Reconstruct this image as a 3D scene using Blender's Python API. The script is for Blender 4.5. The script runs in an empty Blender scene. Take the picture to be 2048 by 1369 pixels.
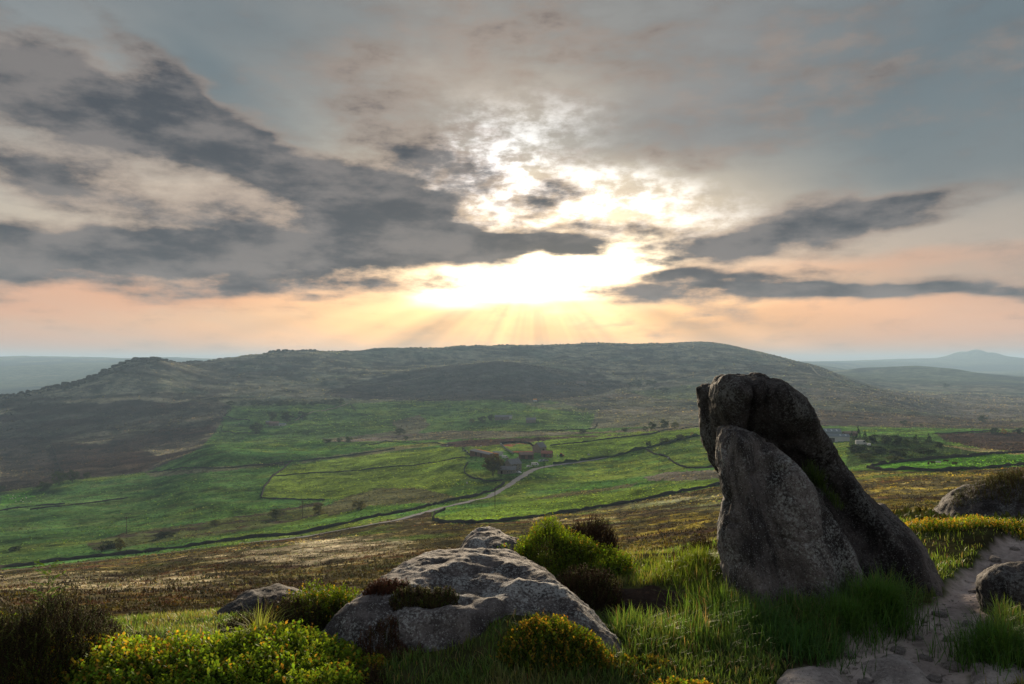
import bpy, math, random
import numpy as np
from mathutils import Vector, Matrix

# ------------------------------------------------------------------ camera, sky, sun, exposure
F, CX, HY = 1500.0, 1024.0, 725.0          # focal length and horizon in photograph pixels (2048 x 1369)
scene = bpy.context.scene
COL = scene.collection
rng = np.random.default_rng(7)
random.seed(7)

cam_d = bpy.data.cameras.new('camera')
cam_d.sensor_width = 36.0
cam_d.lens = 36.0 * F / 2048.0
cam_d.shift_y = (HY - 684.5) / 2048.0
cam_d.clip_start = 0.05
cam_d.clip_end = 80000.0
cam = bpy.data.objects.new('camera', cam_d)
cam.rotation_euler = (math.radians(90), 0, 0)
COL.objects.link(cam)
scene.camera = cam

scene.view_settings.view_transform = 'Standard'
scene.view_settings.look = 'None'
scene.view_settings.gamma = 1.0
scene.view_settings.use_curve_mapping = False
scene.view_settings.exposure = 1.3
try:
    scene.cycles.use_denoising = True
    scene.cycles.max_bounces = 8
    scene.cycles.diffuse_bounces = 4
    scene.cycles.transmission_bounces = 4
    scene.cycles.volume_bounces = 0
    scene.cycles.caustics_reflective = False
    scene.cycles.caustics_refractive = False
except Exception:
    pass

def ang(px, py):
    a = math.degrees(math.atan((px - CX) / F))
    e = math.degrees(math.atan((HY - py) / math.hypot(F, px - CX)))
    return a, e

SUN_AZ, SUN_EL = ang(1065, 520)

class G:
    """small helper to write node trees as expressions"""
    def __init__(s, nt): s.nt = nt
    def n(s, t, **kw):
        nd = s.nt.nodes.new(t)
        for k, v in kw.items(): setattr(nd, k, v)
        return nd
    def put(s, sock, v):
        if v is None: return
        if isinstance(v, (int, float)):
            sock.default_value = v
        elif isinstance(v, (tuple, list)):
            sock.default_value = tuple(v) + ((1.0,) if sock.type == 'RGBA' and len(v) == 3 else ())
        else:
            s.nt.links.new(v, sock)
    def m(s, op, a, b=None, c=None, clamp=False):
        nd = s.n('ShaderNodeMath', operation=op); nd.use_clamp = clamp
        s.put(nd.inputs[0], a); s.put(nd.inputs[1], b); s.put(nd.inputs[2], c)
        return nd.outputs[0]
    def add(s, a, b): return s.m('ADD', a, b)
    def sub(s, a, b): return s.m('SUBTRACT', a, b)
    def mul(s, a, b): return s.m('MULTIPLY', a, b)
    def exp(s, a): return s.m('EXPONENT', a)
    def sq(s, a): return s.m('MULTIPLY', a, a)
    def step(s, v, lo, hi, a=0.0, b=1.0):
        nd = s.n('ShaderNodeMapRange', interpolation_type='SMOOTHSTEP')
        s.put(nd.inputs[0], v); s.put(nd.inputs[1], lo); s.put(nd.inputs[2], hi)
        s.put(nd.inputs[3], a); s.put(nd.inputs[4], b)
        return nd.outputs[0]
    def mix(s, f, a, b, mode='MIX'):
        nd = s.n('ShaderNodeMix', data_type='RGBA', blend_type=mode)
        s.put(nd.inputs[0], f); s.put(nd.inputs[6], a); s.put(nd.inputs[7], b)
        return nd.outputs[2]
    def noise(s, vec, scale, detail=4, rough=0.55, lac=2.0, dist=0.0, color=False):
        nd = s.n('ShaderNodeTexNoise')
        s.put(nd.inputs['Vector'], vec); s.put(nd.inputs['Scale'], scale); s.put(nd.inputs['Detail'], detail)
        s.put(nd.inputs['Roughness'], rough); s.put(nd.inputs['Lacunarity'], lac); s.put(nd.inputs['Distortion'], dist)
        return nd.outputs['Color' if color else 'Fac']
    def xyz(s, x, y, z):
        nd = s.n('ShaderNodeCombineXYZ')
        s.put(nd.inputs[0], x); s.put(nd.inputs[1], y); s.put(nd.inputs[2], z)
        return nd.outputs[0]
    def sep(s, v):
        nd = s.n('ShaderNodeSeparateXYZ'); s.put(nd.inputs[0], v)
        return nd.outputs
    def ramp(s, f, stops):
        nd = s.n('ShaderNodeValToRGB'); s.put(nd.inputs[0], f)
        el = nd.color_ramp.elements
        while len(el) < len(stops): el.new(0.5)
        for e, (p, c) in zip(el, stops):
            e.position = p; e.color = tuple(c) + (1.0,)
        return nd.outputs[0]
    def scale(s, c, f):
        nd = s.n('ShaderNodeVectorMath', operation='SCALE')
        s.put(nd.inputs[0], c); s.put(nd.inputs[3], f)
        return nd.outputs[0]

def srgb(r, g, b):
    f = lambda v: (v / 255 / 12.92) if v <= 10 else ((v / 255 + 0.055) / 1.055) ** 2.4
    return (f(r), f(g), f(b))

EXPO = 2 ** scene.view_settings.exposure
def sky_c(r, g, b):                       # a sky colour as photographed -> radiance
    return tuple(v / EXPO for v in srgb(r, g, b))

world = bpy.data.worlds.new('World')
scene.world = world
world.use_nodes = True
wnt = world.node_tree
wnt.nodes.clear()
g = G(wnt)
tc = g.n('ShaderNodeTexCoord')
dx, dy, dz = g.sep(tc.outputs['Generated'])
az0 = g.mul(g.m('ARCTAN2', dx, dy), 57.29578)
el0 = g.mul(g.m('ARCSINE', g.m('MAXIMUM', dz, 0.0)), 57.29578)
zz = g.add(g.m('MAXIMUM', dz, 0.0), 0.10)
plane = g.xyz(g.m('DIVIDE', dx, zz), g.m('DIVIDE', dy, zz), 0.0)     # cloud sheet seen in perspective
flat = g.xyz(g.mul(az0, 0.095), g.mul(el0, 0.26), 0.0)               # streaks along the horizon
def noise2(vec, scale, detail, rough=0.6, dist=0.0, color=False):
    o = g.noise(vec, scale, detail, rough, dist=dist, color=color)
    o.node.noise_dimensions = '2D'
    return o
# gentle warp so that the cloud banks get ragged outlines
w1 = g.sep(noise2(plane, 0.8, 2, color=True))
w2 = g.sep(noise2(flat, 1.0, 3, 0.55, color=True))
az = g.add(az0, g.add(g.mul(g.sub(w1[0], 0.5), 6.0), g.mul(g.sub(w2[0], 0.5), 6.0)))
el = g.add(el0, g.add(g.mul(g.sub(w1[1], 0.5), 2.2), g.mul(g.sub(w2[1], 0.5), 3.0)))
warped = g.xyz(az, el, 0.0)

def blob(px, py, rx, ry, rot, w):
    a, e = ang(px, py)
    k = 57.29578 / F * 1.92
    mp = g.n('ShaderNodeMapping', vector_type='TEXTURE')
    g.put(mp.inputs[0], warped)
    mp.inputs[1].default_value = (a, e, 0)
    mp.inputs[2].default_value = (0, 0, math.radians(-rot))        # rot > 0: the bank runs down to the right
    mp.inputs[3].default_value = (rx * k, ry * k, 1)
    gr = g.n('ShaderNodeTexGradient', gradient_type='SPHERICAL')
    g.put(gr.inputs[0], mp.outputs[0])
    return g.step(gr.outputs['Fac'], 0.0, 1.0, 0.0, w)

def total(lst):
    out = None
    for b in lst:
        v = blob(*b)
        out = v if out is None else g.add(out, v)
    return out

cov = total([
    (800, 400, 205, 76, 6, 1.35), (640, 350, 190, 48, 20, 0.95), (560, 440, 200, 36, 0, 0.22), (680, 490, 350, 46, 0, 0.95),
    (330, 520, 380, 40, 0, 1.05), (20, 520, 250, 42, 0, 0.7), (560, 578, 300, 15, -3, 0.62), (900, 470, 120, 40, 0, 0.5),
    (330, 240, 185, 50, 20, 1.1), (450, 300, 125, 44, 35, 0.95), (110, 215, 190, 48, 14, 1.0), (200, 300, 160, 40, 20, 0.15),
    (70, 350, 175, 40, 8, 1.05), (60, 125, 150, 40, 28, 0.6), (200, 60, 150, 22, 32, 0.4),
    (1050, 482, 100, 17, 0, 1.1), (1085, 385, 45, 18, 0, 0.6), (1200, 450, 85, 17, 5, 0.75),
    (1420, 490, 200, 24, 2, 1.05), (1600, 440, 160, 30, -8, 0.9), (1790, 422, 120, 19, -8, 0.9),
    (1560, 582, 340, 22, 3, 1.0), (1850, 590, 260, 14, 3, 0.75), (1420, 545, 190, 15, 3, 0.9), (1330, 607, 170, 20, 12, 0.7),
    (860, 262, 140, 42, 10, 0.42), (700, 225, 160, 40, 15, 0.32), (890, 300, 90, 25, 10, 0.38),
    (1250, 110, 360, 80, -4, 0.36), (1500, 220, 360, 50, -6, 0.28), (960, 60, 280, 60, 6, 0.34), (1300, 320, 260, 34, -4, 0.42), (700, 120, 200, 40, 12, 0.3), (1750, 120, 300, 90, 0, 0.25),
])
# beyond the picture the broken cloud goes on
off = g.step(g.m('ABSOLUTE', az0), 36.0, 60.0)
off = g.m('MAXIMUM', off, g.step(el0, 27.0, 42.0))
cov = g.add(cov, g.mul(off, 0.36))
n1 = noise2(plane, 1.7, 6, 0.64)
n2 = noise2(flat, 2.3, 7, 0.66)
nn = g.add(g.mul(n1, 0.4), g.mul(n2, 0.6))
dens = g.add(cov, g.mul(g.sub(nn, 0.5), 2.2))
D = g.step(dens, 0.0, 1.02)

# clear air between the banks, warm low and grey-blue high
base = g.ramp(g.m('DIVIDE', el0, 40.0), [
    (0.0, sky_c(194, 156, 146)), (0.05, sky_c(212, 160, 138)), (0.12, sky_c(214, 166, 140)), (0.24, sky_c(188, 174, 158)),
    (0.38, sky_c(158, 158, 153)), (0.52, sky_c(126, 133, 136)), (0.68, sky_c(102, 111, 118)), (1.0, sky_c(104, 111, 118))])
nis = g.n('ShaderNodeTexSky', sky_type='NISHITA')
nis.sun_disc = False
nis.sun_elevation = math.radians(SUN_EL)
nis.sun_rotation = math.radians(SUN_AZ)
nis.air_density = 1.0; nis.dust_density = 2.0; nis.ozone_density = 1.0
base = g.mix(0.12, base, g.scale(nis.outputs[0], 0.07))
# thin cream veil with long soft streaks
veil = noise2(g.xyz(g.m('DIVIDE', dx, zz), g.mul(g.m('DIVIDE', dy, zz), 0.40), 0.0), 1.2, 5, 0.62)
veil = g.mul(g.step(veil, 0.36, 0.70), g.step(el0, 24.0, 11.0, 0.45, 1.0))
dsx, dsy = g.sub(az0, SUN_AZ), g.sub(el0, SUN_EL)
sdist = g.m('SQRT', g.add(g.sq(dsx), g.sq(dsy)))
near = g.exp(g.mul(sdist, -1 / 22.0))
base = g.mix(g.mul(veil, g.add(0.12, g.mul(near, 0.5))), base, sky_c(208, 190, 172))
sheet = g.add(blob(1350, 150, 560, 170, -6, 0.8), blob(1250, 280, 340, 70, -4, 0.5))
base = g.mix(g.mul(sheet, 0.75), base, g.mix(n1, sky_c(108, 113, 119), sky_c(152, 153, 154)))
blue = g.add(blob(620, 110, 360, 90, 10, 0.7), g.add(blob(2040, 180, 380, 280, 0, 0.95), blob(430, 190, 150, 45, 20, 0.6)))
base = g.mix(g.m('MINIMUM', blue, 0.8), base, sky_c(100, 116, 125))
cream = g.add(blob(330, 405, 240, 45, 8, 0.9), g.add(blob(900, 170, 250, 60, 5, 0.45), blob(1800, 480, 330, 60, 0, 0.5)))
base = g.mix(g.m('MINIMUM', cream, 0.7), base, sky_c(212, 192, 172))
pink = g.add(blob(500, 592, 560, 26, -3, 0.6), g.add(blob(1560, 640, 500, 45, 2, 0.5), blob(1700, 530, 300, 22, 0, 0.4)))
base = g.mix(g.m('MINIMUM', pink, 0.75), base, sky_c(240, 170, 128))
# low orange light below the sun
ow = g.exp(g.mul(g.add(g.sq(g.m('DIVIDE', dsx, 17.0)), g.sq(g.m('DIVIDE', g.sub(el0, 3.2), 3.4))), -1.0))
base = g.mix(g.mul(ow, 0.95), base, tuple(v * w_ for v, w_ in zip(sky_c(255, 190, 104), (1.25, 1.15, 1.0))))
# faint fanned shafts below the break in the cloud
phi = g.m('ARCTAN2', dsx, g.mul(dsy, -1.0))
shaft = noise2(g.xyz(g.mul(phi, 5.0), 0.0, 0.0), 0.75, 2, 0.55)
shaft_w = g.mul(g.step(el0, 6.2, 3.6), g.exp(g.mul(sdist, -1 / 26.0)))
shaft = g.add(1.0, g.mul(g.mul(g.sub(shaft, 0.5), 2.7), shaft_w))
base = g.scale(base, shaft)

gl_hot = g.add(blob(1070, 550, 175, 38, -8, 1.9), g.add(blob(985, 582, 130, 16, 0, 0.5), g.add(blob(1190, 508, 110, 20, 0, 0.8), blob(1060, 565, 360, 70, 0, 0.30))))
n3 = noise2(g.xyz(g.mul(az0, 0.16), g.mul(el0, 0.34), 0.0), 2.6, 6, 0.66)
brk = g.step(n3, 0.34, 0.74)
gl_up = g.mul(g.add(blob(1120, 405, 220, 55, 8, 0.55), g.add(blob(985, 340, 65, 50, 30, 0.75), blob(1030, 280, 110, 60, 0, 0.22))), g.add(0.04, g.mul(brk, 1.2)))
gl_soft = g.mul(g.exp(g.mul(g.sq(g.m('DIVIDE', sdist, 9.0)), -1.0)), 0.12)
clear = g.sub(1.0, g.mul(D, 0.985))
glw = g.mix(1.0, g.scale(g.xyz(1.0, 0.84, 0.56), g.mul(g.add(gl_hot, gl_soft), clear)), g.scale(g.xyz(0.97, 0.98, 1.0), g.mul(gl_up, clear)), 'ADD')
# cloud body: grey with soft internal mottling; thin edges let the light through
n4 = noise2(flat, 1.5, 6, 0.6)
dk = g.mix(g.step(n4, 0.34, 0.66), sky_c(66, 71, 80), sky_c(124, 119, 118))
dk = g.mix(g.mul(off, 0.8), dk, sky_c(156, 158, 162))
rim = g.mul(g.mul(D, g.sub(1.0, D)), 4.0)
dk = g.mix(g.mul(rim, g.add(0.10, g.mul(near, 0.6))), dk, sky_c(206, 172, 146))
skyc = g.mix(g.mul(D, 0.96), base, dk)
skyc = g.mix(1.0, skyc, glw, 'ADD')
bg = g.n('ShaderNodeBackground')
g.put(bg.inputs[0], skyc)
bg.inputs[1].default_value = 1.0
wo = g.n('ShaderNodeOutputWorld')
wnt.links.new(bg.outputs[0], wo.inputs[0])
try:
    world.cycles.sampling_method = 'MANUAL'
    world.cycles.sample_map_resolution = 1024
except Exception:
    pass

sun_d = bpy.data.lights.new('sun', 'SUN')
sun_d.energy = 5.0
sun_d.angle = math.radians(15.0)
sun_d.color = (1.0, 0.80, 0.56)
sun = bpy.data.objects.new('sun', sun_d)
sa, se = math.radians(SUN_AZ), math.radians(SUN_EL)
SUN_DIR = Vector((math.sin(sa) * math.cos(se), math.cos(sa) * math.cos(se), math.sin(se)))
sun.rotation_euler = SUN_DIR.to_track_quat('Z', 'Y').to_euler()
sun.location = (0, 60, 40)
COL.objects.link(sun)

# ------------------------------------------------------------------ numpy helpers
def hash2(i, j, seed=0):
    h = (i.astype(np.int64) * 374761393 + j.astype(np.int64) * 668265263 + seed * 974711) & 0xffffffff
    h = ((h ^ (h >> 13)) * 1274126177) & 0xffffffff
    return ((h ^ (h >> 16)) & 0xffffff) / float(0xffffff)
def vnoise(x, y, seed=0):
    xi, yi = np.floor(x), np.floor(y)
    fx, fy = x - xi, y - yi
    fx = fx * fx * (3 - 2 * fx); fy = fy * fy * (3 - 2 * fy)
    xi = xi.astype(np.int64); yi = yi.astype(np.int64)
    a = hash2(xi, yi, seed); b = hash2(xi + 1, yi, seed); c = hash2(xi, yi + 1, seed); d = hash2(xi + 1, yi + 1, seed)
    return (a * (1 - fx) + b * fx) * (1 - fy) + (c * (1 - fx) + d * fx) * fy
def fbm(x, y, octv=4, seed=0, gain=0.5):
    out = 0; amp = 1; tot = 0
    for k in range(octv):
        out = out + amp * (vnoise(x, y, seed + k * 17) - 0.5); tot += amp
        x = x * 2.03 + 13.7; y = y * 2.03 - 7.1; amp *= gain
    return out / tot * 2            # about -1 .. 1
def vnoise3(x, y, z, seed=0):
    zi = np.floor(z); fz = z - zi; fz = fz * fz * (3 - 2 * fz)
    zi = zi.astype(np.int64)
    xi, yi = np.floor(x), np.floor(y)
    fx, fy = x - xi, y - yi
    fx = fx * fx * (3 - 2 * fx); fy = fy * fy * (3 - 2 * fy)
    xi = xi.astype(np.int64); yi = yi.astype(np.int64)
    def layer(k):
        q = yi + k * 7919
        a = hash2(xi, q, seed); b = hash2(xi + 1, q, seed); c = hash2(xi, q + 1, seed); d = hash2(xi + 1, q + 1, seed)
        return (a * (1 - fx) + b * fx) * (1 - fy) + (c * (1 - fx) + d * fx) * fy
    return layer(zi) * (1 - fz) + layer(zi + 1) * fz
def fbm3(p, s, octv=4, seed=0, gain=0.5):
    x, y, z = p[:, 0] * s, p[:, 1] * s, p[:, 2] * s
    out = 0; amp = 1; tot = 0
    for k in range(octv):
        out = out + amp * (vnoise3(x, y, z, seed + 31 * k) - 0.5); tot += amp
        x, y, z = x * 2.07 + 3.1, y * 2.07 + 5.3, z * 2.07 + 1.7; amp *= gain
    return out / tot * 2
def sstep(v, a, b):
    t = np.clip((v - a) / (b - a), 0, 1)
    return t * t * (3 - 2 * t)
def pchip(x, y, xs):
    """monotone cubic through (x, y); y may be 2-D with the knots on axis 0"""
    x = np.asarray(x, float); y = np.asarray(y, float)
    one = y.ndim == 1
    if one: y = y[:, None]
    h = np.diff(x)[:, None]; d = np.diff(y, axis=0) / h
    m = np.zeros_like(y)
    a, b = d[:-1], d[1:]
    w1, w2 = 2 * h[1:] + h[:-1], h[1:] + 2 * h[:-1]
    ok = a * b > 0
    m[1:-1] = np.where(ok, (w1 + w2) / (w1 / np.where(ok, a, 1) + w2 / np.where(ok, b, 1)), 0)
    m[0], m[-1] = d[0], d[-1]
    xs = np.clip(np.asarray(xs, float), x[0], x[-1])
    k = np.clip(np.searchsorted(x, xs, side='right') - 1, 0, len(x) - 2)
    t = ((xs - x[k]) / (x[k + 1] - x[k]))[:, None]; hh = h[k]
    r = (1 + 2 * t) * (1 - t) ** 2 * y[k] + t * (1 - t) ** 2 * hh * m[k] + t * t * (3 - 2 * t) * y[k + 1] + t * t * (t - 1) * hh * m[k + 1]
    return r[:, 0] if one else r
def in_poly(px, py, poly):
    poly = np.asarray(poly, float)
    res = np.zeros(px.shape, bool)
    j = len(poly) - 1
    for i in range(len(poly)):
        xi, yi = poly[i]; xj, yj = poly[j]
        c = ((yi > py) != (yj > py)) & (px < (xj - xi) * (py - yi) / ((yj - yi) if yj != yi else 1e-9) + xi)
        res ^= c
        j = i
    return res
def seg_dist(px, py, poly, closed=False):
    poly = np.asarray(poly, float)
    best = np.full(px.shape, 1e9)
    n = len(poly)
    for i in range(n if closed else n - 1):
        a, b = poly[i], poly[(i + 1) % n]
        ab = b - a; L = max(ab @ ab, 1e-12)
        t = np.clip(((px - a[0]) * ab[0] + (py - a[1]) * ab[1]) / L, 0, 1)
        best = np.minimum(best, np.hypot(px - a[0] - t * ab[0], py - a[1] - t * ab[1]))
    return best

# ------------------------------------------------------------------ mesh helpers
def np_mesh(name, V, quads=None, tris=None, smooth=False, cols=None, colname='tint'):
    me = bpy.data.meshes.new(name)
    V = np.asarray(V, np.float32)
    nq = 0 if quads is None else len(quads); nt = 0 if tris is None else len(tris)
    me.vertices.add(len(V)); me.vertices.foreach_set('co', V.ravel())
    loops = []
    if nq: loops.append(np.asarray(quads, np.int32).ravel())
    if nt: loops.append(np.asarray(tris, np.int32).ravel())
    loops = np.concatenate(loops)
    me.loops.add(len(loops)); me.loops.foreach_set('vertex_index', loops)
    me.polygons.add(nq + nt)
    start = np.concatenate([np.arange(nq) * 4, nq * 4 + np.arange(nt) * 3]).astype(np.int32)
    me.polygons.foreach_set('loop_start', start)
    if smooth: me.polygons.foreach_set('use_smooth', np.ones(nq + nt, bool))
    if cols is not None:
        at = me.attributes.new(colname, 'FLOAT_COLOR', 'POINT')
        c = np.ones((len(V), 4), np.float32); c[:, :3] = cols
        at.data.foreach_set('color', c.ravel())
    me.update(calc_edges=True)
    return me
def add_obj(name, me, mat=None, parent=None, loc=None, rotz=0.0):
    o = bpy.data.objects.new(name, me)
    if me is not None and mat is not None and not me.materials: me.materials.append(mat)
    COL.objects.link(o)
    if parent is not None: o.parent = parent
    if loc is not None: o.location = loc
    if rotz: o.rotation_euler = (0, 0, rotz)
    return o
def tag(o, label=None, cat=None, group=None, kind=None):
    if label: o['label'] = label
    if cat: o['category'] = cat
    if group: o['group'] = group
    if kind: o['kind'] = kind
    return o
def copy_tree(o, parent=None):
    c = o.copy(); COL.objects.link(c); c.parent = parent
    for ch in o.children: copy_tree(ch, c)
    return c
class MB:
    """collects boxes, prisms and tubes into one mesh"""
    def __init__(s): s.v, s.f = [], []
    def raw(s, v, f):
        k = len(s.v); s.v += [tuple(p) for p in v]; s.f += [tuple(i + k for i in q) for q in f]
        return s
    def box(s, x0, x1, y0, y1, z0, z1):
        v = [(x, y, z) for z in (z0, z1) for y in (y0, y1) for x in (x0, x1)]
        return s.raw(v, [(0, 2, 3, 1), (4, 5, 7, 6), (0, 1, 5, 4), (2, 6, 7, 3), (0, 4, 6, 2), (1, 3, 7, 5)])
    def prism(s, prof, a, b, axis='y'):
        n = len(prof)
        P = (lambda p, t: (p[0], t, p[1])) if axis == 'y' else (lambda p, t: (t, p[0], p[1]))
        v = [P(p, a) for p in prof] + [P(p, b) for p in prof]
        return s.raw(v, [tuple(range(n)), tuple(range(2 * n - 1, n - 1, -1))] + [(i, i + n, (i + 1) % n + n, (i + 1) % n) for i in range(n)])
    def tube(s, p0, p1, r0, r1, n=6):
        p0, p1 = Vector(p0), Vector(p1); d = (p1 - p0).normalized()
        a = d.orthogonal().normalized(); b = d.cross(a)
        v = [p + (a * math.cos(t) + b * math.sin(t)) * r for p, r in ((p0, r0), (p1, r1)) for t in [2 * math.pi * i / n for i in range(n)]]
        return s.raw(v, [(i, (i + 1) % n, (i + 1) % n + n, i + n) for i in range(n)] + [tuple(range(n - 1, -1, -1)), tuple(range(n, 2 * n))])
    def mesh(s, name):
        me = bpy.data.meshes.new(name); me.from_pydata(s.v, [], s.f); me.update()
        return me
    def build(s, name, mat, parent=None, **kw):
        return add_obj(name, s.mesh(name), mat, parent, **kw)
def empty(name, loc=(0, 0, 0), rotz=0.0):
    return add_obj(name, None, None, None, loc, rotz)

# ------------------------------------------------------------------ materials
def principled(name, build):
    m = bpy.data.materials.new(name); m.use_nodes = True
    nt = m.node_tree; nt.nodes.clear()
    q = G(nt)
    out = q.n('ShaderNodeOutputMaterial')
    sh = build(q)
    nt.links.new(sh, out.inputs[0])
    return m
def bsdf(q, color, rough=0.9, normal=None, spec=0.2, metal=0.0):
    p = q.n('ShaderNodeBsdfPrincipled')
    q.put(p.inputs['Base Color'], color); q.put(p.inputs['Roughness'], rough); q.put(p.inputs['Metallic'], metal)
    q.put(p.inputs['Specular IOR Level'], spec)
    if normal is not None: q.put(p.inputs['Normal'], normal)
    return p.outputs[0]
def bump(q, h, strength=0.5, dist=0.05):
    b = q.n('ShaderNodeBump'); q.put(b.inputs['Height'], h)
    b.inputs['Strength'].default_value = strength; b.inputs['Distance'].default_value = dist
    return b.outputs[0]
def plain(name, col, rough=0.85, var=0.25, scale=3.0, metal=0.0, spec=0.0):
    def build(q):
        pos = q.n('ShaderNodeTexCoord').outputs['Object']
        n = q.noise(pos, scale, 4)
        c = q.scale(q.xyz(*col), q.add(1 - var, q.mul(n, 2 * var)))
        return bsdf(q, c, rough, bump(q, n, 0.3, 0.02), spec, metal)
    return principled(name, build)
def leafy(name, trans=0.45, mul=1.0, rough=0.55, spec=0.25, jitter=0.0):
    """thin leaves and blades: colour from the mesh, part of the light passes through"""
    def build(q):
        at = q.n('ShaderNodeAttribute'); at.attribute_name = 'tint'
        c = at.outputs['Color']
        if mul != 1.0: c = q.scale(c, mul)
        if jitter:
            oi = q.n('ShaderNodeObjectInfo')
            c = q.scale(c, q.add(1 - jitter, q.mul(oi.outputs['Random'], 2 * jitter)))
        d = bsdf(q, c, rough, None, spec)
        t = q.n('ShaderNodeBsdfTranslucent')
        q.put(t.inputs[0], q.mix(1.0, c, (1.35, 1.25, 0.55), 'MULTIPLY'))
        mx = q.n('ShaderNodeMixShader'); mx.inputs[0].default_value = trans
        q.nt.links.new(d, mx.inputs[1]); q.nt.links.new(t.outputs[0], mx.inputs[2])
        return mx.outputs[0]
    return principled(name, build)

def ground_mat(q):
    at = q.n('ShaderNodeAttribute'); at.attribute_name = 'cover'
    geo = q.n('ShaderNodeNewGeometry'); pos = geo.outputs['Position']
    px, py, pz = q.sep(pos)
    flatp = q.xyz(px, py, q.mul(pz, 0.3))
    a = q.noise(flatp, 22.0, 5, 0.65)
    b = q.noise(flatp, 0.45, 7, 0.68)
    c = q.noise(flatp, 0.035, 6, 0.62)
    d = q.noise(flatp, 0.011, 6, 0.66)
    k = q.mul(q.mul(q.add(0.55, q.mul(a, 0.9)), q.step(b, 0.22, 0.78, 0.30, 1.70)), q.mul(q.step(c, 0.22, 0.78, 0.40, 1.60), q.step(d, 0.22, 0.78, 0.45, 1.55)))
    col = q.scale(at.outputs['Color'], k)
    h = q.add(q.mul(a, 0.03), q.mul(b, 0.9))
    return bsdf(q, col, 0.95, bump(q, h, 0.6, 0.5), 0.0)
M_GROUND = principled('land', ground_mat)

def stone_mat(name, dark, light, lichen, lichen_amt=0.5, sparkle=1.0):
    def build(q):
        tcn = q.n('ShaderNodeTexCoord'); o = tcn.outputs['Object']
        ox, oy, oz = q.sep(o)
        big = q.noise(o, 2.2, 5, 0.6)
        streak = q.noise(q.xyz(q.add(q.mul(ox, 7.0), q.mul(oz, 2.2)), q.mul(oy, 7.0), q.mul(oz, 1.4)), 1.0, 5, 0.6)
        fine = q.noise(o, 55.0, 4, 0.7)
        grit = q.noise(o, 105.0, 2, 0.7)
        col = q.mix(q.step(q.add(q.mul(big, 0.4), q.mul(streak, 0.6)), 0.40, 0.60), dark, light)
        lm = q.mul(q.step(q.add(q.mul(q.noise(o, 2.6, 6, 0.72), 0.50), q.mul(fine, 0.50)), 0.505, 0.60), lichen_amt)
        col = q.mix(lm, col, lichen)
        spk = q.step(grit, 0.60, 0.70)
        col = q.mix(q.mul(spk, 0.55 * sparkle), col, tuple(min(1, v * 1.3) for v in lichen))
        pit = q.step(fine, 0.46, 0.36)
        col = q.mix(q.mul(pit, 0.6), col, tuple(v * 0.35 for v in dark))
        h = q.add(q.mul(fine, 0.5), q.add(q.mul(grit, 0.25), q.mul(streak, 0.6)))
        return bsdf(q, col, 0.88, bump(q, h, 1.0, 0.022), 0.2)
    return principled(name, build)
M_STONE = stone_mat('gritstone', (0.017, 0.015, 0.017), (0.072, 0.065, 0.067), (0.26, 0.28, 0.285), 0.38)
M_STONEF = stone_mat('gritstone_front', (0.030, 0.027, 0.030), (0.165, 0.150, 0.152), (0.42, 0.46, 0.47), 0.5)
M_STONE2 = stone_mat('gritstone_lichened', (0.045, 0.040, 0.043), (0.15, 0.138, 0.142), (0.42, 0.45, 0.46), 0.7)
M_STONE3 = stone_mat('gritstone_trodden', (0.20, 0.18, 0.178), (0.36, 0.33, 0.325), (0.46, 0.44, 0.43), 0.35, 0.7)
M_STONE4 = stone_mat('gritstone_foot', (0.05, 0.045, 0.047), (0.13, 0.118, 0.12), (0.24, 0.235, 0.24), 0.4, 0.8)
M_GRASS = leafy('grass_blades', 0.42)
M_LEAF = leafy('shrub_leaves', 0.45, rough=.6, spec=.15)
M_HEATHER = leafy('heather_sprigs', 0.12, rough=.8, spec=.05)
M_TREE = leafy('tree_leaves', 0.2, jitter=0.3, rough=.85, spec=.03)
M_TWIG = plain('twigs', (0.06, 0.04, 0.025), 0.9)
M_BARK = plain('bark', (0.07, 0.055, 0.04), 0.9, 0.4, 1.2)
M_WALL = plain('drystone', (0.055, 0.052, 0.048), 0.95, 0.5, 0.9)

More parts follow.
